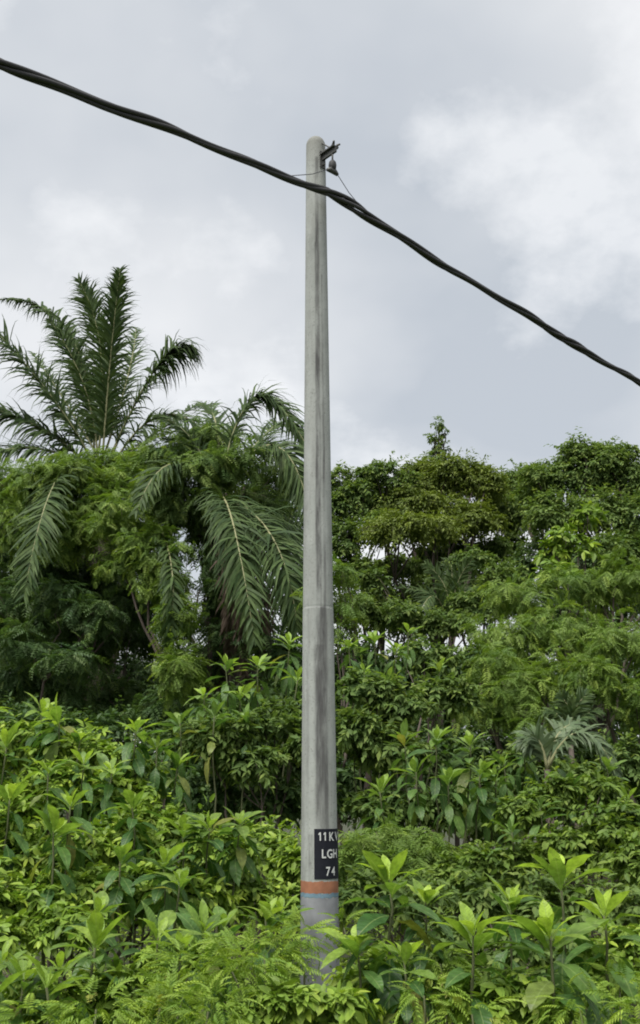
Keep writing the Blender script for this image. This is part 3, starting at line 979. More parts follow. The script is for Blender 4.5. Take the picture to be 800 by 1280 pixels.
# ------------------------------------------------------------------ palms
def frond(parent, org, pts, rng, leaflet=0.75, npairs=58, mat='palm', hint=(0, -0.3, 1), hang=0.5, start=0.10, name='frond', spread=0.9,
          rr=0.033, lw=0.05):
    """pts: three world points (base, bow, tip). Leaflets in pairs along the rachis, hanging towards their tips."""
    p0, p1, p2 = [np.asarray(p, float) for p in pts]
    p1 = 2 * p1 - 0.5 * (p0 + p2)            # make the curve pass through the bow point
    t = np.linspace(0, 1, 14)
    R = bez(p0, p1, p2, t)
    rv, rf = tube(R - org, np.linspace(rr, rr * 0.15, 14), 6)
    hint = nrm(np.array(hint, float))
    V, F, A = [], [], []
    npairs = int(npairs * 1.75)
    for i in range(npairs):
        u = start + (1 - start) * (i + 0.5) / npairs
        p = bez(p0, p1, p2, [u])[0]
        T = nrm(2 * (1 - u) * (p1 - p0) + 2 * u * (p2 - p1))
        S = nrm(np.cross(T, hint))
        Nn = np.cross(S, T)
        v = (u - start) / (1 - start)
        l0 = leaflet * (0.45 + 0.55 * math.sin(math.pi * min(1, 0.18 + v * 0.8)) ** 0.8) * (1 - 0.35 * max(0, v - 0.75) / 0.25)
        for s in (-1, 1):
            if rng.random() < 0.10: continue
            l = l0 * (rng.uniform(0.75, 1.15) if rng.random() > 0.12 else rng.uniform(0.35, 0.7))
            d = nrm(S * s * spread + T * (0.75 + 0.5 * v) + Nn * rng.uniform(-0.5, 0.6) + rng.normal(0, .2, 3))
            nseg = 4
            q = p.copy(); k = len(V)
            ti = rng.uniform(0, 1); ag = rng.uniform(0, 0.4) ** 2; kink = rng.uniform(0.5, 1.7)
            wdir = nrm(np.cross(d, Nn + rng.normal(0, .25, 3)))
            for j in range(nseg + 1):
                f = j / nseg
                w = lw * (0.55 + 0.45 * math.sin(math.pi * min(1, f + 0.25))) * (1 - f ** 3) * 0.5
                V += [q + wdir * w, q - wdir * w]
                A += [(ti, ag)] * 2
                if j < nseg:
                    F += [(k + 2 * j, k + 2 * j + 1, k + 2 * j + 3), (k + 2 * j, k + 2 * j + 3, k + 2 * j + 2)]
                q = q + d * l / nseg
                d = nrm(d - UP * hang * kink * (0.35 + 0.65 * f) * 0.7)
    o = link(name, mesh(name, np.array(V) - org, np.array(F), M[mat], np.array(A)), parent)
    c = link('rachis', mesh('rachis', rv, rf, M['dead'] if mat == 'dead' else M['rachis'], np.tile([0.5, 0.2], (len(rv), 1))), o)
    return o


def palm_trunk(root, org, top, r=0.28):
    rng = np.random.default_rng(77)
    h = top[2] - org[2]
    zs = np.linspace(-0.2, h, 26)
    P = np.stack([np.interp(zs, [0, h], [0, top[0] - org[0]]), np.interp(zs, [0, h], [0, top[1] - org[1]]), zs], -1)
    rad = r * (1 + 0.08 * (np.arange(26) % 2)) * np.interp(zs, [-0.2, 0.6, h], [1.3, 1.0, 0.95])
    V, F = tube(P, rad, 12)
    link('trunk', mesh('trunk', V, F, M['bark']), root)
    # old leaf bases left on the trunk
    n = 0
    for i in range(70):
        z = h * (0.25 + 0.75 * i / 70); a = i * 2.4
        c = np.array([np.interp(z, [0, h], [0, top[0] - org[0]]), np.interp(z, [0, h], [0, top[1] - org[1]]), z])
        o = np.array([math.cos(a), math.sin(a), 0])
        V, F = tube([c + o * r * 0.8, c + o * (r + 0.12) + UP * 0.12, c + o * (r + 0.2) + UP * 0.38], [0.09, 0.07, 0.03], 5)
        link('leaf_base', mesh('leaf_base', V, F, M['bark']), root)


def build_palms():
    rng = np.random.default_rng(5)
    # tall palm
    Y = 24.0
    c = at(130, 588, Y)
    bx, by = c[0] + 0.4, c[1]; bz = float(ground_z(bx, by)); org = np.array([bx, by, bz])
    p = thing('oil_palm', 'tall oil palm with upright fronds rising above the left thicket', 'palm tree', tuple(org), 'oil palms left of the pole')
    palm_trunk(p, org, c)

    def f(pts, **k):
        frond(p, org, [at(*q) for q in pts], rng, **k)
    f([(128, 575, Y), (138, 450, Y - .4), (150, 338, Y - .9)], hint=(0.1, -1, 0.2), leaflet=0.85, hang=0.9, npairs=110, spread=0.75)
    f([(122, 575, Y + .3), (126, 440, Y + .4), (98, 350, Y + .3)], hint=(0.2, -1, 0.3), leaflet=0.95, hang=1.1, npairs=90, spread=0.8)
    f([(118, 575, Y + .6), (88, 420, Y + 1.0), (4, 374, Y + 1.4)], hint=(0.3, -0.5, 1), leaflet=0.95, hang=1.5, npairs=80, lw=0.065)
    f([(116, 578, Y - .3), (52, 480, Y - 1.2), (-40, 380, Y - 2.0)], hint=(0.4, -0.6, 1), leaflet=1.05, hang=1.2, npairs=88, lw=0.065)
    f([(112, 585, Y - .2), (40, 530, Y - 1.0), (-60, 500, Y - 1.6)], hint=(0.2, -0.6, 1), leaflet=1.05, hang=1.3, npairs=84, lw=0.065)
    f([(138, 575, Y), (190, 468, Y + .3), (234, 436, Y + .4)], hint=(-0.2, -0.3, 1), leaflet=1.15, hang=2.0, npairs=70, start=0.5, spread=0.7, lw=0.08)
    f([(142, 580, Y - .3), (200, 520, Y - .8), (262, 545, Y - 1.2)], hint=(-0.2, -0.4, 1), leaflet=0.8, hang=0.8, npairs=56)
    f([(140, 585, Y + .4), (190, 545, Y + 1.4), (246, 505, Y + 2.4)], hint=(-0.2, -0.4, 1), leaflet=0.8, hang=0.6, npairs=52)
    f([(115, 592, Y - .6), (72, 598, Y - 4.6), (30, 748, Y - 5.8)], hint=(-0.35, -1, 0.15), leaflet=1.0, hang=0.5, npairs=76, spread=1.1)
    f([(145, 592, Y - .6), (205, 670, Y - 5.4), (208, 805, Y - 6.4)], hint=(0.5, -0.8, 0.4), leaflet=0.5, hang=1.2, npairs=40, start=0.5)
    f([(130, 570, Y + .6), (160, 470, Y + 1.6), (170, 410, Y + 2.6)], hint=(0, -0.5, 1), leaflet=0.75, hang=0.6, npairs=50)
    f([(114, 588, Y - .4), (30, 560, Y - 1.4), (-70, 590, Y - 2.2)], hint=(0.2, -0.6, 1), leaflet=1.0, hang=1.3, npairs=80)
    f([(136, 575, Y + .2), (172, 500, Y - .4), (196, 470, Y - 1.0)], hint=(-0.3, -0.7, 0.8), leaflet=0.8, hang=1.2, npairs=66)
    f([(144, 588, Y - .3), (230, 560, Y - 1.0), (300, 600, Y - 1.6)], hint=(-0.2, -0.4, 1), leaflet=0.85, hang=1.2, npairs=76)
    f([(122, 572, Y + .4), (104, 480, Y + .4), (62, 400, Y + .2)], hint=(0.3, -0.8, 0.7), leaflet=0.95, hang=1.3, npairs=84)
    f([(125, 575, Y + .6), (80, 500, Y + 2), (40, 440, Y + 3.6)], hint=(0, -0.5, 1), leaflet=0.75, hang=0.7, npairs=50)

    # second palm, partly behind the pole
    Y = 20.0
    c = at(275, 622, Y)
    bx, by = at(318, 900, Y)[0], Y; bz = float(ground_z(bx, by)); org2 = np.array([bx, by, bz])
    p2 = thing('oil_palm', 'oil palm with arching drooping fronds just left of the pole', 'palm tree', tuple(org2), 'oil palms left of the pole')
    palm_trunk(p2, org2, c, 0.3)

    def g(pts, **k):
        frond(p2, org2, [at(*q) for q in pts], rng, **k)
    g([(275, 610, Y), (322, 498, Y - .3), (392, 575, Y - .6)], hint=(-0.1, -0.5, 1), leaflet=0.85, hang=1.1, npairs=92)
    g([(278, 612, Y - .2), (350, 560, Y - 1), (396, 690, Y - 1.4)], hint=(-0.1, -0.6, 0.8), leaflet=0.9, hang=1.1, npairs=90)
    g([(276, 625, Y - .5), (338, 668, Y - 2.6), (372, 790, Y - 3.2)], hint=(0.2, -0.6, 0.9), leaflet=1.1, hang=1.1, npairs=100, mat='palm', spread=1.0)
    g([(272, 625, Y - .6), (290, 650, Y - 2.8), (318, 800, Y - 3.6)], hint=(0.3, -1, 0.3), leaflet=0.95, hang=1.0, npairs=84, mat='palm')
    g([(268, 612, Y), (238, 548, Y - .2), (196, 520, Y - .3)], hint=(0, -0.4, 1), leaflet=0.65, hang=0.8, npairs=52)
    g([(266, 618, Y - .3), (215, 580, Y - 1.4), (170, 640, Y - 2.0)], hint=(0.1, -0.5, 1), leaflet=0.7, hang=0.8, npairs=52)
    g([(272, 608, Y + .3), (270, 530, Y + 1.2), (250, 505, Y + 2.2)], hint=(0, -0.4, 1), leaflet=0.7, hang=0.7, npairs=50)
    g([(276, 608, Y + .3), (330, 545, Y + 1.5), (352, 530, Y + 2.6)], hint=(0, -0.4, 1), leaflet=0.7, hang=0.7, npairs=50)
    g([(280, 620, Y), (352, 640, Y + .5), (384, 760, Y + .8)], hint=(0.4, -0.7, 0.6), leaflet=0.7, hang=0.7, npairs=52)
    # dry brown fronds hanging against the trunk
    for (x1, x2, ye) in ((300, 306, 850), (322, 330, 842), (290, 286, 820)):
        g([(282, 640, Y - .4), (x1, 700, Y - 1.6), (x2, ye, Y - 1.2)], hint=(0.2, -1, 0.2), leaflet=0.6, hang=1.6, npairs=44, mat='dead', name='dry_frond')

    # grey-green young palm under the gappy trees, and two low palms in the right thicket
    def small_palm(label, px, py, Y, tips, leaflet, mat, baseY=None, np_=34):
        c = at(px, py, Y)
        bz = float(ground_z(c[0], c[1])); o_ = np.array([c[0], c[1], bz])
        r = thing('young_palm', label, 'palm tree', tuple(o_), 'young palms among the shrubs')
        V, F = tube([np.zeros(3) - UP * .1, (c - o_) * 0.5 + [0.03, 0, 0], c - o_], [0.06, 0.05, 0.035], 8)
        link('trunk', mesh('trunk', V, F, M['bark']), r)
        for (b, e, hint, hang) in tips:
            frond(r, o_, [c, at(*b), at(*e)], rng, leaflet=leaflet, npairs=np_, mat=mat, hint=hint, hang=hang, rr=0.02, lw=0.04)
    Y = 24
    small_palm('grey-green young palm under the gappy trees right of the pole', 562, 790, Y,
               [((558, 738, Y), (532, 705, Y), (0, -1, .4), .6), ((570, 735, Y), (590, 700, Y - .3), (0, -1, .4), .6), ((550, 750, Y), (500, 735, Y), (0, -.5, 1), .7),
                ((580, 740, Y - .5), (612, 790, Y - .8), (.3, -1, .4), .5), ((565, 725, Y + .4), (562, 700, Y + .6), (0, -1, .4), .6),
                ((540, 745, Y - .6), (515, 800, Y - 1), (-.3, -1, .4), .6)], 0.5, 'palm')
    Y = 12.0
    small_palm('small palm with one pale arched frond low in the right thicket', 684, 962, Y,
               [((726, 916, Y - .2), (772, 968, Y - .4), (0, -.5, 1), 1.5), ((700, 915, Y + .2), (730, 905, Y + .5), (0, -.8, 1), 1.0),
                ((672, 925, Y), (655, 935, Y), (0, -.8, .8), 1.0)], 0.34, 'palm_grey', None, 40)
    Y = 15.5
    small_palm('dark small palm with upright fronds above the pale arched frond', 712, 915, Y,
               [((712, 890, Y), (700, 868, Y), (0, -1, .4), .6), ((720, 885, Y), (735, 868, Y), (0, -1, .4), .6), ((728, 895, Y), (752, 890, Y), (0, -.7, 1), .8),
                ((700, 895, Y), (682, 890, Y), (0, -.7, 1), .8)], 0.30, 'palm', None, 26)


build_palms()

# ------------------------------------------------------------------ trees on the right skyline
TG = 'trees along the right skyline'
woody('broadleaf_tree', 'dark bushy tree on the skyline immediately right of the pole', 'tree', TG,
      [(445, 628, 28, 36, 34), (482, 598, 28, 34, 30), (432, 675, 27.5, 28, 34), (470, 660, 27, 30, 26), (510, 620, 29, 26, 28), (415, 640, 28, 30, 30), (440, 715, 28, 30, 26), (490, 635, 28.5, 34, 30), (425, 600, 28, 24, 24)],
      'tree', 11, dens=0.95, trunk_r=0.09, base=(456, 28), twigs=0.06)
woody('slender_tree', 'slender tree whose thin leafy tip stands highest on the skyline', 'tree', TG,
      [(548, 530, 31, 9, 11), (543, 548, 31, 13, 10), (552, 560, 31, 15, 10), (540, 575, 31, 20, 12), (556, 540, 31, 7, 8)],
      'thin', 12, dens=1.3, trunk_r=0.07, base=(546, 31), fill=False, fork=0.9)
woody('olive_tree', 'olive-green flat-topped tree at centre of the right skyline', 'tree', TG,
      [(500, 662, 25.5, 48, 28), (565, 598, 29, 44, 32), (595, 600, 29, 34, 26), (545, 660, 26, 40, 22), (590, 650, 28, 36, 26), (528, 600, 29, 34, 30), (505, 630, 28, 44, 26), (560, 640, 28.5, 40, 26), (610, 610, 29, 30, 30)],
      'olive', 13, dens=1.0, trunk_r=0.1, base=(535, 28), twigs=0.06, fork=0.5)
woody('gappy_tree', 'thin-crowned tree with bare dark limbs and sky gaps', 'tree', TG,
      [(618, 640, 30, 30, 30), (650, 600, 31, 32, 22), (610, 690, 29, 32, 24), (640, 680, 30, 24, 30), (570, 690, 29, 34, 26), (630, 620, 31, 30, 30), (590, 730, 29, 36, 30), (630, 740, 29, 34, 36), (655, 640, 30, 30, 36), (540, 700, 29.5, 34, 24)],
      'thin', 14, dens=2.6, trunk_r=0.085, base=(612, 30), twigs=0.25, fork=0.5)
woody('gappy_tree', 'sparse leaning tree with sky behind its trunks beside the pole', 'tree', TG,
      [(460, 715, 27, 30, 24), (500, 710, 27, 30, 20), (480, 750, 27, 34, 26), (530, 740, 28, 34, 28), (445, 760, 27, 26, 30), (510, 780, 27, 40, 22), (560, 765, 27.5, 34, 26)],
      'thin', 15, dens=2.3, trunk_r=0.07, base=(478, 27), twigs=0.25, fork=0.62)
woody('broadleaf_tree', 'large dense rounded tree at the right end of the skyline', 'tree', TG,
      [(700, 600, 27, 44, 34), (745, 590, 27, 46, 34), (790, 600, 27, 44, 36), (690, 645, 26, 42, 34), (750, 640, 26, 44, 36), (800, 650, 26, 44, 40),
       (722, 566, 27, 28, 24), (765, 572, 27, 36, 24), (840, 620, 27, 44, 50), (665, 620, 27.5, 26, 28), (770, 690, 25.5, 44, 30)],
      'tree', 16, dens=1.0, trunk_r=0.2, base=(752, 27))
woody('leafy_sapling', 'lighter green leafy sapling in front of the large rounded tree', 'tree', 'saplings in the right thicket',
      [(735, 645, 21, 22, 16), (708, 668, 21, 26, 14), (690, 690, 21, 24, 16), (725, 685, 21, 24, 16), (700, 715, 20.5, 28, 16)],
      'bigleaf', 17, dens=0.9, trunk_r=0.05, base=(712, 21), fill=False, mat='small')

# ------------------------------------------------------------------ right middle thicket
SG = 'feathery shrubs in the right thicket'
woody('bushy_shrub', 'sparse pale green shrub under the gappy trees right of the pole', 'shrub', SG,
      [(450, 765, 22, 36, 26), (500, 770, 22, 40, 26), (600, 760, 23, 36, 30), (630, 720, 24, 30, 26), (470, 725, 24, 28, 18), (560, 780, 22, 44, 22), (590, 700, 24.5, 28, 18)],
      'smallfar', 48, dens=0.55, trunk_r=0.04, mat='tree', twigs=0.06, fork=0.7)
woody('feathery_shrub', 'broad feathery yellow-green shrub below the large rounded tree', 'shrub', SG,
      [(650, 745, 19, 50, 26), (710, 730, 19, 52, 28), (770, 725, 19, 50, 34), (640, 790, 18, 48, 30), (700, 785, 18, 52, 32), (830, 740, 19, 46, 50)],
      'feather', 21, dens=0.8, trunk_r=0.07)
woody('feathery_shrub', 'feathery shrub mound at the right edge halfway up', 'shrub', SG,
      [(770, 800, 17, 48, 34), (740, 850, 16.5, 50, 32), (800, 870, 16.5, 40, 36), (830, 820, 17, 40, 40)],
      'feather', 22, dens=0.8, trunk_r=0.07)
woody('feathery_shrub', 'feathery shrub filling the middle of the right thicket', 'shrub', SG,
      [(610, 830, 17, 46, 32), (655, 860, 16.5, 46, 34), (600, 880, 16.5, 42, 28), (690, 840, 17, 40, 34), (680, 900, 16, 40, 26)],
      'feather', 23, dens=0.75, trunk_r=0.07)
woody('bushy_shrub', 'yellow-green bush pressed against the right side of the pole', 'shrub', 'bushes beside the pole',
      [(428, 715, 16, 20, 24), (438, 755, 16, 20, 26), (425, 790, 16, 24, 22), (405, 740, 16, 26, 40)],
      'feather', 24, dens=0.8, trunk_r=0.04, fill=False)
woody('bushy_shrub', 'small-leaved bush behind the broad-leaved shrub right of the pole', 'shrub', 'bushes beside the pole',
      [(455, 860, 13.2, 40, 26), (500, 880, 13.2, 40, 28), (550, 870, 14, 44, 30), (440, 915, 12.9, 40, 36), (490, 935, 13, 44, 34), (530, 820, 16, 40, 26)],
      'smallfar', 25, dens=0.7, trunk_r=0.05, mat='tree')
woody('feathery_shrub', 'low feathery yellow-green shrub right of the number plate', 'shrub', 'low bushes behind the front plants',
      [(470, 1040, 11, 44, 22), (520, 1050, 11, 44, 24), (440, 1065, 10.5, 36, 26), (560, 1070, 11, 40, 24), (490, 1080, 10.5, 40, 26)],
      'feather', 26, dens=0.9, trunk_r=0.03)
woody('bushy_shrub', 'dark small-leaved bush in the shade at centre right', 'shrub', 'low bushes behind the front plants',
      [(480, 1010, 13, 44, 34), (560, 1010, 13, 44, 34), (620, 1030, 12.5, 44, 34), (600, 980, 13.5, 40, 30), (660, 960, 13.5, 44, 34), (720, 980, 13.5, 44, 34), (780, 960, 14, 44, 40)],
      'smallfar', 27, dens=0.8, trunk_r=0.04, mat='tree')
woody('bushy_shrub', 'leafy green bush at the right edge below the dark hollow', 'shrub', 'low bushes behind the front plants',
      [(690, 1000, 11.2, 40, 32), (745, 990, 11.3, 40, 28), (655, 1015, 11, 36, 30), (770, 1030, 10.5, 50, 34), (720, 1060, 10.5, 44, 34), (800, 1080, 10, 50, 40), (650, 1080, 10.5, 44, 34), (590, 1090, 10.5, 40, 34)],
      'small', 28, dens=0.75, trunk_r=0.03, mat='feather')

BK = 'dark background trees closing off the view'
woody('background_tree', 'dark background tree behind the tall palm trunk at far left', 'tree', BK,
      [(20, 690, 30, 60, 50), (110, 700, 30, 60, 50), (60, 780, 29, 70, 50), (-40, 760, 29, 60, 70), (150, 780, 29, 50, 50), (60, 870, 28, 80, 60), (160, 860, 28, 60, 50), (10, 815, 26, 56, 44), (-40, 830, 26, 50, 50), (70, 740, 27, 60, 40)],
      'tree', 101, dens=0.8, trunk_r=0.16, mat='feather_dark')
woody('background_tree', 'dark background tree behind the second palm and the pole', 'tree', BK,
      [(290, 700, 29, 44, 50), (350, 660, 29, 44, 50), (370, 740, 28, 44, 50), (310, 790, 28, 50, 50), (260, 840, 28, 50, 50), (360, 840, 27, 60, 60), (200, 740, 29, 26, 40)],
      'tree', 102, dens=0.8, trunk_r=0.16, mat='feather_dark')
woody('background_tree', 'dark background tree behind the right thicket under the rounded tree', 'tree', BK,
      [(680, 700, 27, 44, 40), (740, 720, 26, 60, 50), (810, 740, 26, 60, 60), (690, 790, 25, 60, 50), (770, 830, 24, 70, 60), (640, 840, 24, 50, 50), (830, 880, 23, 60, 60)],
      'tree', 103, dens=0.8, trunk_r=0.16, mat='feather_dark')
woody('background_shrub', 'dark shrub row seen low between the pole and the right thicket', 'shrub', BK,
      [(450, 840, 22, 60, 40), (530, 840, 22, 60, 40), (600, 840, 22, 50, 40), (440, 920, 20, 60, 50), (530, 930, 20, 60, 50), (620, 940, 19, 60, 50), (700, 950, 18.5, 60, 50), (790, 960, 18, 60, 60)],
      'tree', 104, dens=0.8, trunk_r=0.08, mat='feather_dark')
woody('background_shrub', 'dark shrub row seen low between the left bank and the pole', 'shrub', BK,
      [(20, 930, 17, 80, 60), (120, 930, 17, 70, 50), (210, 950, 17, 70, 50), (300, 900, 17, 60, 50), (370, 900, 17, 50, 60), (290, 990, 16, 70, 50), (390, 980, 16, 60, 50)],
      'tree', 105, dens=0.8, trunk_r=0.08, mat='feather_dark')

for lab, xs in (('far dark hedge of trees at ground level behind the left palms', (-80, 0, 80, 160, 240)),
                ('far dark hedge of trees at ground level behind the pole', (310, 380, 450, 520)),
                ('far dark hedge of trees at ground level behind the right thicket', (590, 660, 740, 820, 900))):
    woody('background_hedge', lab, 'hedge', 'far hedge behind everything', [(x, y, 35, 70, 62) for x in xs for y in (880, 980)], 'far', 110 + len(xs), dens=0.8, trunk_r=0.1, fork=0.2)

woody('bushy_shrub', 'dark leafy bush between the front shrubs and the low bushes right of the pole', 'shrub', 'low bushes behind the front plants',
      [(450, 1120, 9, 44, 36), (520, 1130, 9, 50, 40), (600, 1130, 9.2, 50, 40), (680, 1130, 9.2, 50, 40), (750, 1130, 9.2, 50, 40), (820, 1140, 9, 50, 44), (560, 1180, 8.4, 50, 40), (640, 1190, 8.4, 50, 40), (720, 1200, 8.4, 50, 40)],
      'small', 29, dens=0.7, trunk_r=0.03, mat='tree', fill=False)
# ------------------------------------------------------------------ left thicket over the palms
VG = 'feathery climbers hung over the left palms'
woody('feathery_climber', 'light feathery climber mounded over the tall palm below its crown', 'climber', VG,
      [(60, 605, 20, 60, 36), (115, 630, 20, 54, 40), (25, 650, 20, 54, 44), (90, 590, 20.5, 48, 26), (150, 605, 20.5, 44, 32), (130, 580, 22, 44, 22), (180, 580, 21.5, 36, 24), (80, 670, 19.6, 50, 36), (0, 600, 20.5, 44, 30)],
      'feather', 31, dens=1.15, trunk_r=0.08, base=(95, 22), fork=0.8)
woody('feathery_climber', 'feathery climber column hanging down between the two palms', 'climber', VG,
      [(165, 650, 19, 46, 34), (190, 685, 18.5, 44, 34), (205, 725, 18.5, 32, 38), (222, 775, 18, 28, 40), (225, 835, 17.5, 30, 44), (150, 700, 19, 40, 26), (205, 610, 19.5, 40, 30)],
      'feather', 32, dens=1.1, trunk_r=0.06, base=(215, 18.3), fork=0.7)
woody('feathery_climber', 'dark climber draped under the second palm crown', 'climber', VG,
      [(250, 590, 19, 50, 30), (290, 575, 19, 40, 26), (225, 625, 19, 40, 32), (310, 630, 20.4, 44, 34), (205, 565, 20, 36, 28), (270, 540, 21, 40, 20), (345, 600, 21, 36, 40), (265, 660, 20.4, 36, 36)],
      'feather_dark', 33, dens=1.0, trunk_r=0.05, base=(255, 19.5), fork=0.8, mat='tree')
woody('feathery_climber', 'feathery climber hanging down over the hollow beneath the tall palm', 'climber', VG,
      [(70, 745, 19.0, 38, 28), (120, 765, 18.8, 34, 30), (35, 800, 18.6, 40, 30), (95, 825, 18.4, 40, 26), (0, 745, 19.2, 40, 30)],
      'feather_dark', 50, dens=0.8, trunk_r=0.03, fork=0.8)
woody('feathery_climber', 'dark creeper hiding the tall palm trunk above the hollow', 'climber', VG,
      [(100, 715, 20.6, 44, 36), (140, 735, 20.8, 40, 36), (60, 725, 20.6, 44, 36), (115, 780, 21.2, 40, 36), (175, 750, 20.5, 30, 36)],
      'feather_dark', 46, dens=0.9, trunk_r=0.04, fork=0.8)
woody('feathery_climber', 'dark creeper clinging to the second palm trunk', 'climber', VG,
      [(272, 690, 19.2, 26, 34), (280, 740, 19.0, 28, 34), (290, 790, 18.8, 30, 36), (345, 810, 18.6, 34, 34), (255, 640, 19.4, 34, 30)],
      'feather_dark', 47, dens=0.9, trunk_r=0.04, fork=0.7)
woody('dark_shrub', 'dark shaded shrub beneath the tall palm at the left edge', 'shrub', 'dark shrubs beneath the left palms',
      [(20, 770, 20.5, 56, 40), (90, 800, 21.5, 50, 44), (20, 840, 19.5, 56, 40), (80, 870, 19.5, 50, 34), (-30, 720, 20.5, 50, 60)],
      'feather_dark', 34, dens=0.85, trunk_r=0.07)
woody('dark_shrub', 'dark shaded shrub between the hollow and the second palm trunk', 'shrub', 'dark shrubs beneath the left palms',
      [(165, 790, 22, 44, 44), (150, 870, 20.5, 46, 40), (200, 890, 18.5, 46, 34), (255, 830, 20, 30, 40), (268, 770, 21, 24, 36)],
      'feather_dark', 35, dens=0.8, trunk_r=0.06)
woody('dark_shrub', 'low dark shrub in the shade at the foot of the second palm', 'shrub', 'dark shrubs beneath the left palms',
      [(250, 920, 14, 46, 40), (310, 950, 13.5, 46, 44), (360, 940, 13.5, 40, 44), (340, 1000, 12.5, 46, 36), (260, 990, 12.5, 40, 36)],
      'smallfar', 36, dens=0.6, trunk_r=0.04, mat='feather_dark')  # darker leaf colour puts the shade of this zone into the foliage
woody('bushy_shrub', 'shaded leafy bush around the stems of the light shrub left of the pole', 'shrub', 'bushes beside the pole',
      [(300, 912, 12.2, 40, 28), (345, 898, 12.4, 36, 28), (255, 925, 12.0, 40, 30), (375, 925, 12.2, 30, 34), (320, 955, 12.0, 44, 30)],
      'smallfar', 49, dens=0.7, trunk_r=0.03, mat='tree')
woody('bushy_shrub', 'green small-leaved bush left of the number plate behind the ferny fronds', 'shrub', 'low bushes behind the front plants',
      [(330, 1060, 10.5, 50, 40), (270, 1080, 10, 46, 40), (370, 1080, 10, 34, 40), (300, 1120, 9.5, 50, 34), (360, 1130, 9.5, 36, 30)],
      'small', 37, dens=0.8, trunk_r=0.03)
LG = 'small-leaved bushes of the left bank'
woody('bushy_shrub', 'yellow-green small-leaved bush along the top of the left bank', 'shrub', LG,
      [(30, 930, 10.3, 60, 36), (100, 945, 10.0, 56, 36), (170, 975, 9.9, 50, 40), (-40, 940, 10.3, 50, 50), (60, 985, 9.6, 50, 34), (130, 1000, 9.5, 50, 34)],
      'small', 38, dens=0.85, trunk_r=0.03)
woody('bushy_shrub', 'yellow-green small-leaved bush sloping down the middle of the left bank', 'shrub', LG,
      [(225, 1045, 9.4, 50, 40), (150, 1060, 8.9, 60, 40), (50, 1075, 8.8, 60, 40), (-10, 1050, 8.9, 60, 46), (185, 1030, 9.3, 40, 30), (270, 1065, 9.3, 40, 34), (20, 1010, 9.2, 44, 30)],
      'small', 39, dens=0.85, trunk_r=0.03)
woody('bushy_shrub', 'small-leaved bush low at the left edge above the big-leaved seedlings', 'shrub', LG,
      [(40, 1135, 8.0, 60, 40), (120, 1115, 8.3, 56, 38), (200, 1115, 8.5, 54, 40), (-20, 1130, 7.9, 50, 50), (250, 1120, 8.6, 40, 36), (80, 1160, 7.6, 50, 30)],
      'small', 40, dens=0.85, trunk_r=0.03)

# ------------------------------------------------------------------ broad-leaved shrubs
BG = 'broad-leaved shrubs of the left bank'
broad_plant('broad-leaved shrub with two lime tips at the upper left of the bank', BG, [(52, 890, 10.05), (74, 900, 9.75), (100, 925, 9.65, .8)], 51, L=0.31, run=0.34, young=.9)
broad_plant('broad-leaved shrub with one tip standing against the dark hollow', BG, [(170, 912, 9.65), (196, 935, 9.65, .8), (222, 955, 9.75, .8)], 52, L=0.31, run=0.34, young=.85)
broad_plant('broad-leaved shrub cut by the left edge near the top of the bank', BG, [(8, 935, 9.45), (-15, 890, 9.75), (12, 1000, 8.65)], 53, L=0.31, run=0.34, young=.8)
broad_plant('broad-leaved shrub in the middle of the bank with upward-fanned tips', BG, [(105, 955, 9.15, .9), (140, 965, 9.15), (60, 965, 9.05, .85)], 54, L=0.31, run=0.34, young=.8)
broad_plant('large rosette of broad leaves low on the left bank', BG, [(66, 1040, 8.05, 1.1), (88, 1008, 8.35, .9)], 55, L=0.31, run=0.34, young=.8, nleaf=24)
broad_plant('broad-leaved shrub drooping out to the right of the left bank', BG, [(228, 1040, 8.45), (262, 1035, 8.55, .9), (300, 1030, 8.85, .85), (205, 1080, 8.05, .9)], 56, L=0.31, run=0.34, young=.65)
broad_plant('broad-leaved shrub on the bank between the large rosette and the pole', BG, [(165, 1010, 8.65, .9), (150, 1075, 8.05, .9), (225, 1105, 7.75, .9)], 57, L=0.31, run=0.34, young=.55)
SGN = 'big-leaved seedlings along the bottom edge'
broad_plant('upright seedling with tiers of big leaves at the lower left', SGN, [(119, 1185, 6.5, 1.05), (122, 1143, 7.0, .8)], 61, nleaf=24, young=.7, L=0.33)
broad_plant('seedling with a single upright leaf right of the tiered seedling', SGN, [(197, 1172, 6.7, .95), (225, 1190, 6.6, .8)], 62, nleaf=18, young=.75, L=0.33)
broad_plant('long-leaved seedling behind the ferny fronds left of the pole', SGN, [(255, 1165, 7.2, 1.0), (280, 1160, 7.4, .8)], 63, nleaf=18, young=.6)
broad_plant('seedling with spreading lime leaves touching the pole on its left', SGN, [(332, 1148, 7.5, .9), (352, 1140, 7.7, .7)], 64, nleaf=18, young=.8)
broad_plant('pale-leaved seedling at the bottom left corner', SGN, [(58, 1235, 5.9, 1.0), (75, 1215, 6.2, .9), (30, 1225, 6.1, .9)], 65, nleaf=19, young=.6, L=0.3)
broad_plant('seedling cut by the left edge low in the corner', SGN, [(2, 1205, 6.3, .9), (-10, 1245, 5.9, .9)], 66, nleaf=18, young=.6, L=0.3)
RGN = 'broad-leaved shrubs right of the pole'
broad_plant('broad-leaved shrub with bright flared tip and drooping leaves at the pole foot', RGN,
            [(486, 1100, 6.9, 1.15), (532, 1128, 7.1, .75), (445, 1180, 6.7, .95), (505, 1200, 6.5, .7)], 71, run=0.6, wide=1.08, nleaf=25, young=.95)
broad_plant('shrub with greyish drooping leaves in the middle of the lower right', RGN, [(592, 1170, 6.5, 1.2)], 72, run=0.62, wide=1.08, nleaf=25, young=.8)
broad_plant('broad-leaved shrub with small bright tip left of the tallest tip', RGN, [(640, 1130, 7.1, .9)], 73, wide=1.08, nleaf=20, young=.95)
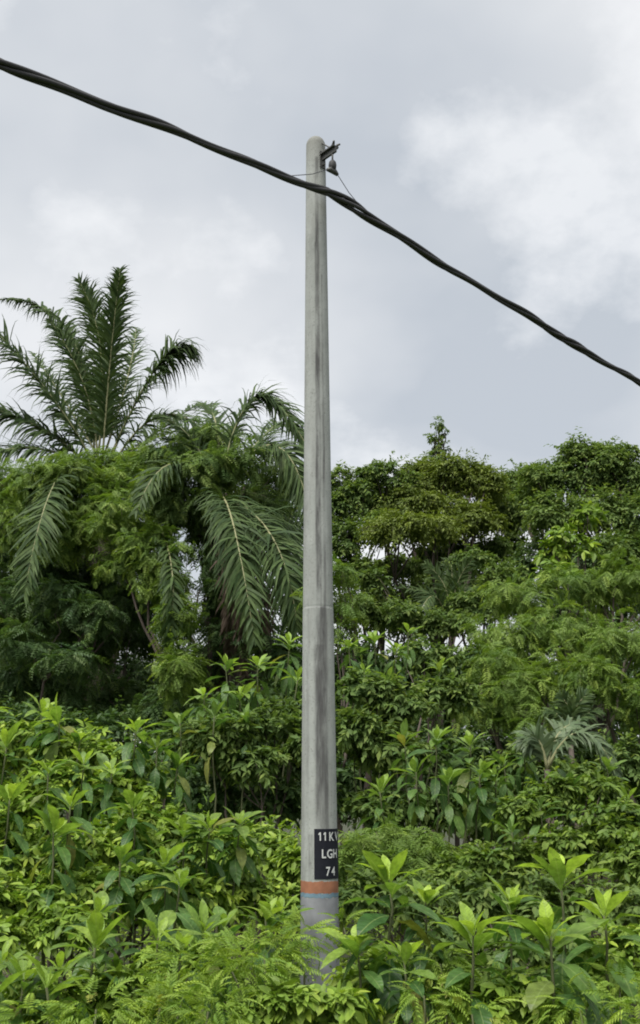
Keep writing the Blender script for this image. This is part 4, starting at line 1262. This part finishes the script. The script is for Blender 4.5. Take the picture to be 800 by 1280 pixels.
broad_plant('broad-leaved shrub with the tallest bright tip at lower right', RGN, [(700, 1098, 7.2, 1.15)], 74, run=0.55, wide=1.08, nleaf=25, young=1.0)
broad_plant('broad-leaved shrub with bright tip in front of the tallest one', RGN, [(688, 1170, 6.5, 1.15)], 75, run=0.62, wide=1.08, nleaf=26, young=.95)
broad_plant('broad-leaved shrub with the rightmost bright tip', RGN, [(755, 1145, 6.9, 1.05)], 76, run=0.55, wide=1.08, nleaf=24, young=.95)
MG = 'broad-leaved shrubs of the middle thicket'
broad_plant('light broad-leaved shrub left of the pole below the second palm', MG,
            [(282, 832, 13, 1), (322, 832, 13, 1), (362, 805, 13.2, 1), (372, 850, 12.8, .9), (300, 868, 12.8, .9), (255, 870, 12.6, .9)], 81, mat='broad_mid', nleaf=19, young=1, base=(at(325, 900, 13)[0], 13.0))
broad_plant('broad-leaved shrub hanging dark leaves left of the pole', MG, [(225, 905, 11.8, .9), (268, 895, 11.8, 1), (310, 900, 12, .8)], 82, mat='broad_mid', nleaf=20, young=.35)
broad_plant('light broad-leaved shrub touching the pole on its right above mid height', MG,
            [(436, 808, 14, .9), (468, 800, 14.2, .9), (495, 812, 14.2, .9), (455, 840, 13.6, .9), (510, 790, 14.5, .8), (550, 835, 14, 1.0), (485, 850, 13.6, .9)], 83, mat='broad_mid', nleaf=19, young=.95, base=(at(480, 900, 14)[0], 14.0))
broad_plant('broad-leaved shrub with spread tips at the centre of the right thicket', MG,
            [(545, 925, 11.8, 1.05), (588, 932, 11.8, 1.05), (520, 965, 11.5, .9), (475, 990, 11.4, 1), (505, 925, 12, .8), (620, 975, 11.4, 1), (560, 975, 11.2, .9), (600, 965, 11.3, .9)], 84, mat='broad_mid', nleaf=20, young=.75, base=(at(550, 1000, 11.6)[0], 11.6))
broad_plant('thin shrub with a single pale tip beside the pole at centre right', MG, [(441, 870, 13.2, .8)], 85, mat='broad_mid', nleaf=14, young=.8)
broad_plant('shrub with hanging compound-looking leaves left of the pale arched frond', MG, [(655, 930, 12.6, .95), (690, 945, 12.6, .9), (630, 955, 12.4, .8)], 86, mat='broad_mid', nleaf=19, young=.45)
broad_plant('grey-leaved shrub low in the right thicket under the pale arched frond', MG, [(710, 985, 11.2, .9), (675, 1010, 10.8, .9), (745, 1000, 11.2, .85), (640, 1040, 10.4, .9)], 87, mat='broad_mid', nleaf=18, young=.2)
broad_plant('yellow-green shrub at the right edge beside the dark hollow', MG, [(785, 1000, 11, .9), (805, 1030, 10.6, .9), (760, 960, 11.6, .8)], 88, mat='broad_mid', nleaf=18, young=.7)

# ------------------------------------------------------------------ feathery plants along the bottom edge
FG = 'ferny shrubs along the bottom edge'
spray_shrub('yellow-green ferny shrub in front of the pole foot on its left', FG, [(330, 1195, 6.6, 50, 36), (375, 1175, 6.9, 40, 34), (290, 1215, 6.2, 50, 40)], 91, n=240)
spray_shrub('yellow-green ferny shrub left of the pole near the bottom edge', FG, [(235, 1220, 6.2, 44, 40), (200, 1260, 5.8, 46, 36), (260, 1265, 5.6, 46, 36)], 92, n=210)
spray_shrub('ferny shoots in the gap between the right shrubs at the pole', FG, [(430, 1160, 7.4, 26, 22), (550, 1205, 6.9, 34, 30), (530, 1245, 6.3, 40, 36)], 93, n=80)
spray_shrub('ferny shrub at the bottom right corner', FG, [(775, 1235, 6.7, 46, 30), (725, 1262, 6.2, 50, 26), (800, 1265, 6.0, 40, 30)], 94, n=120)
spray_shrub('ferny shrub between the drooping grey leaves and the right corner', FG, [(630, 1245, 7.0, 46, 36), (590, 1268, 6.2, 44, 24)], 95, n=60)
spray_shrub('ferny tuft in the bottom left corner', FG, [(120, 1262, 5.5, 50, 26), (40, 1275, 5.4, 46, 24)], 96, n=90, L=0.16)
UG = 'small-leaved bushes along the bottom edge'
woody('bushy_shrub', 'small-leaved bush at the bottom edge right of centre', 'shrub', UG,
      [(640, 1250, 6.6, 60, 44), (740, 1220, 7.4, 60, 40), (800, 1190, 7.8, 50, 40), (560, 1240, 7, 50, 40)], 'small', 41, dens=0.7, trunk_r=0.02)
woody('bushy_shrub', 'small-leaved bush at the bottom edge beneath the pole', 'shrub', UG,
      [(420, 1260, 6.4, 60, 36), (350, 1262, 6.2, 60, 36), (470, 1230, 7.2, 60, 40)], 'small', 42, dens=0.7, trunk_r=0.02)
woody('bushy_shrub', 'small-leaved bush at the bottom edge left of the ferny shrubs', 'shrub', UG,
      [(150, 1245, 6.6, 56, 40), (60, 1250, 6.4, 56, 36), (0, 1180, 7.4, 50, 40), (230, 1200, 7.6, 56, 40)], 'small', 43, dens=0.7, trunk_r=0.02)


# ------------------------------------------------------------------ undergrowth: uncountable ground cover
def undergrowth():
    rng = np.random.default_rng(99)
    n = 48000
    Y = 3.6 + 26 * rng.random(n) ** 1.3
    X = rng.uniform(-1, 1, n) * (2.5 + Y * 0.45)
    H = rng.random(n) * (0.25 + 1.0 * np.clip((Y - 4.8) / 2, 0, 1)) * (0.6 + 0.4 * np.sin(X * 1.7) * np.sin(Y * 1.3))
    O = np.stack([X, Y, ground_z(X, Y) + H], -1)
    D = rng.normal(0, 1, (n, 3)); D[:, 2] = D[:, 2] * 0.4 + 0.15
    Nn = UP + rng.normal(0, .4, (n, 3))
    V, F, A = scatter(leaf_simple(0.4, 0.2), O, D, Nn, rng.uniform(.08, .2, n), rng.random(n), rng.random(n) ** 3 * .6)
    o = link('undergrowth', mesh('undergrowth', V, F, M['small'], A))
    tag(o, 'low leafy ground cover carpeting the soil beneath the shrubs', 'ground cover', None, 'stuff')
    n = 12000
    Y = rng.uniform(1.5, 6.0, n); X = rng.uniform(-1, 1, n) * 6
    O = np.stack([X, Y, ground_z(X, Y) - .01], -1)
    D = rng.normal(0, .35, (n, 3)); D[:, 2] = 1
    V, F, A = scatter(leaf_simple(0.07, 0.3), O, D, rng.normal(0, 1, (n, 3)), rng.uniform(.1, .35, n), rng.random(n), rng.random(n) * .5)
    o = link('verge_grass', mesh('verge_grass', V, F, M['grass'], A))
    tag(o, 'rough green grass of the verge before the shrubs', 'grass', None, 'stuff')


undergrowth()
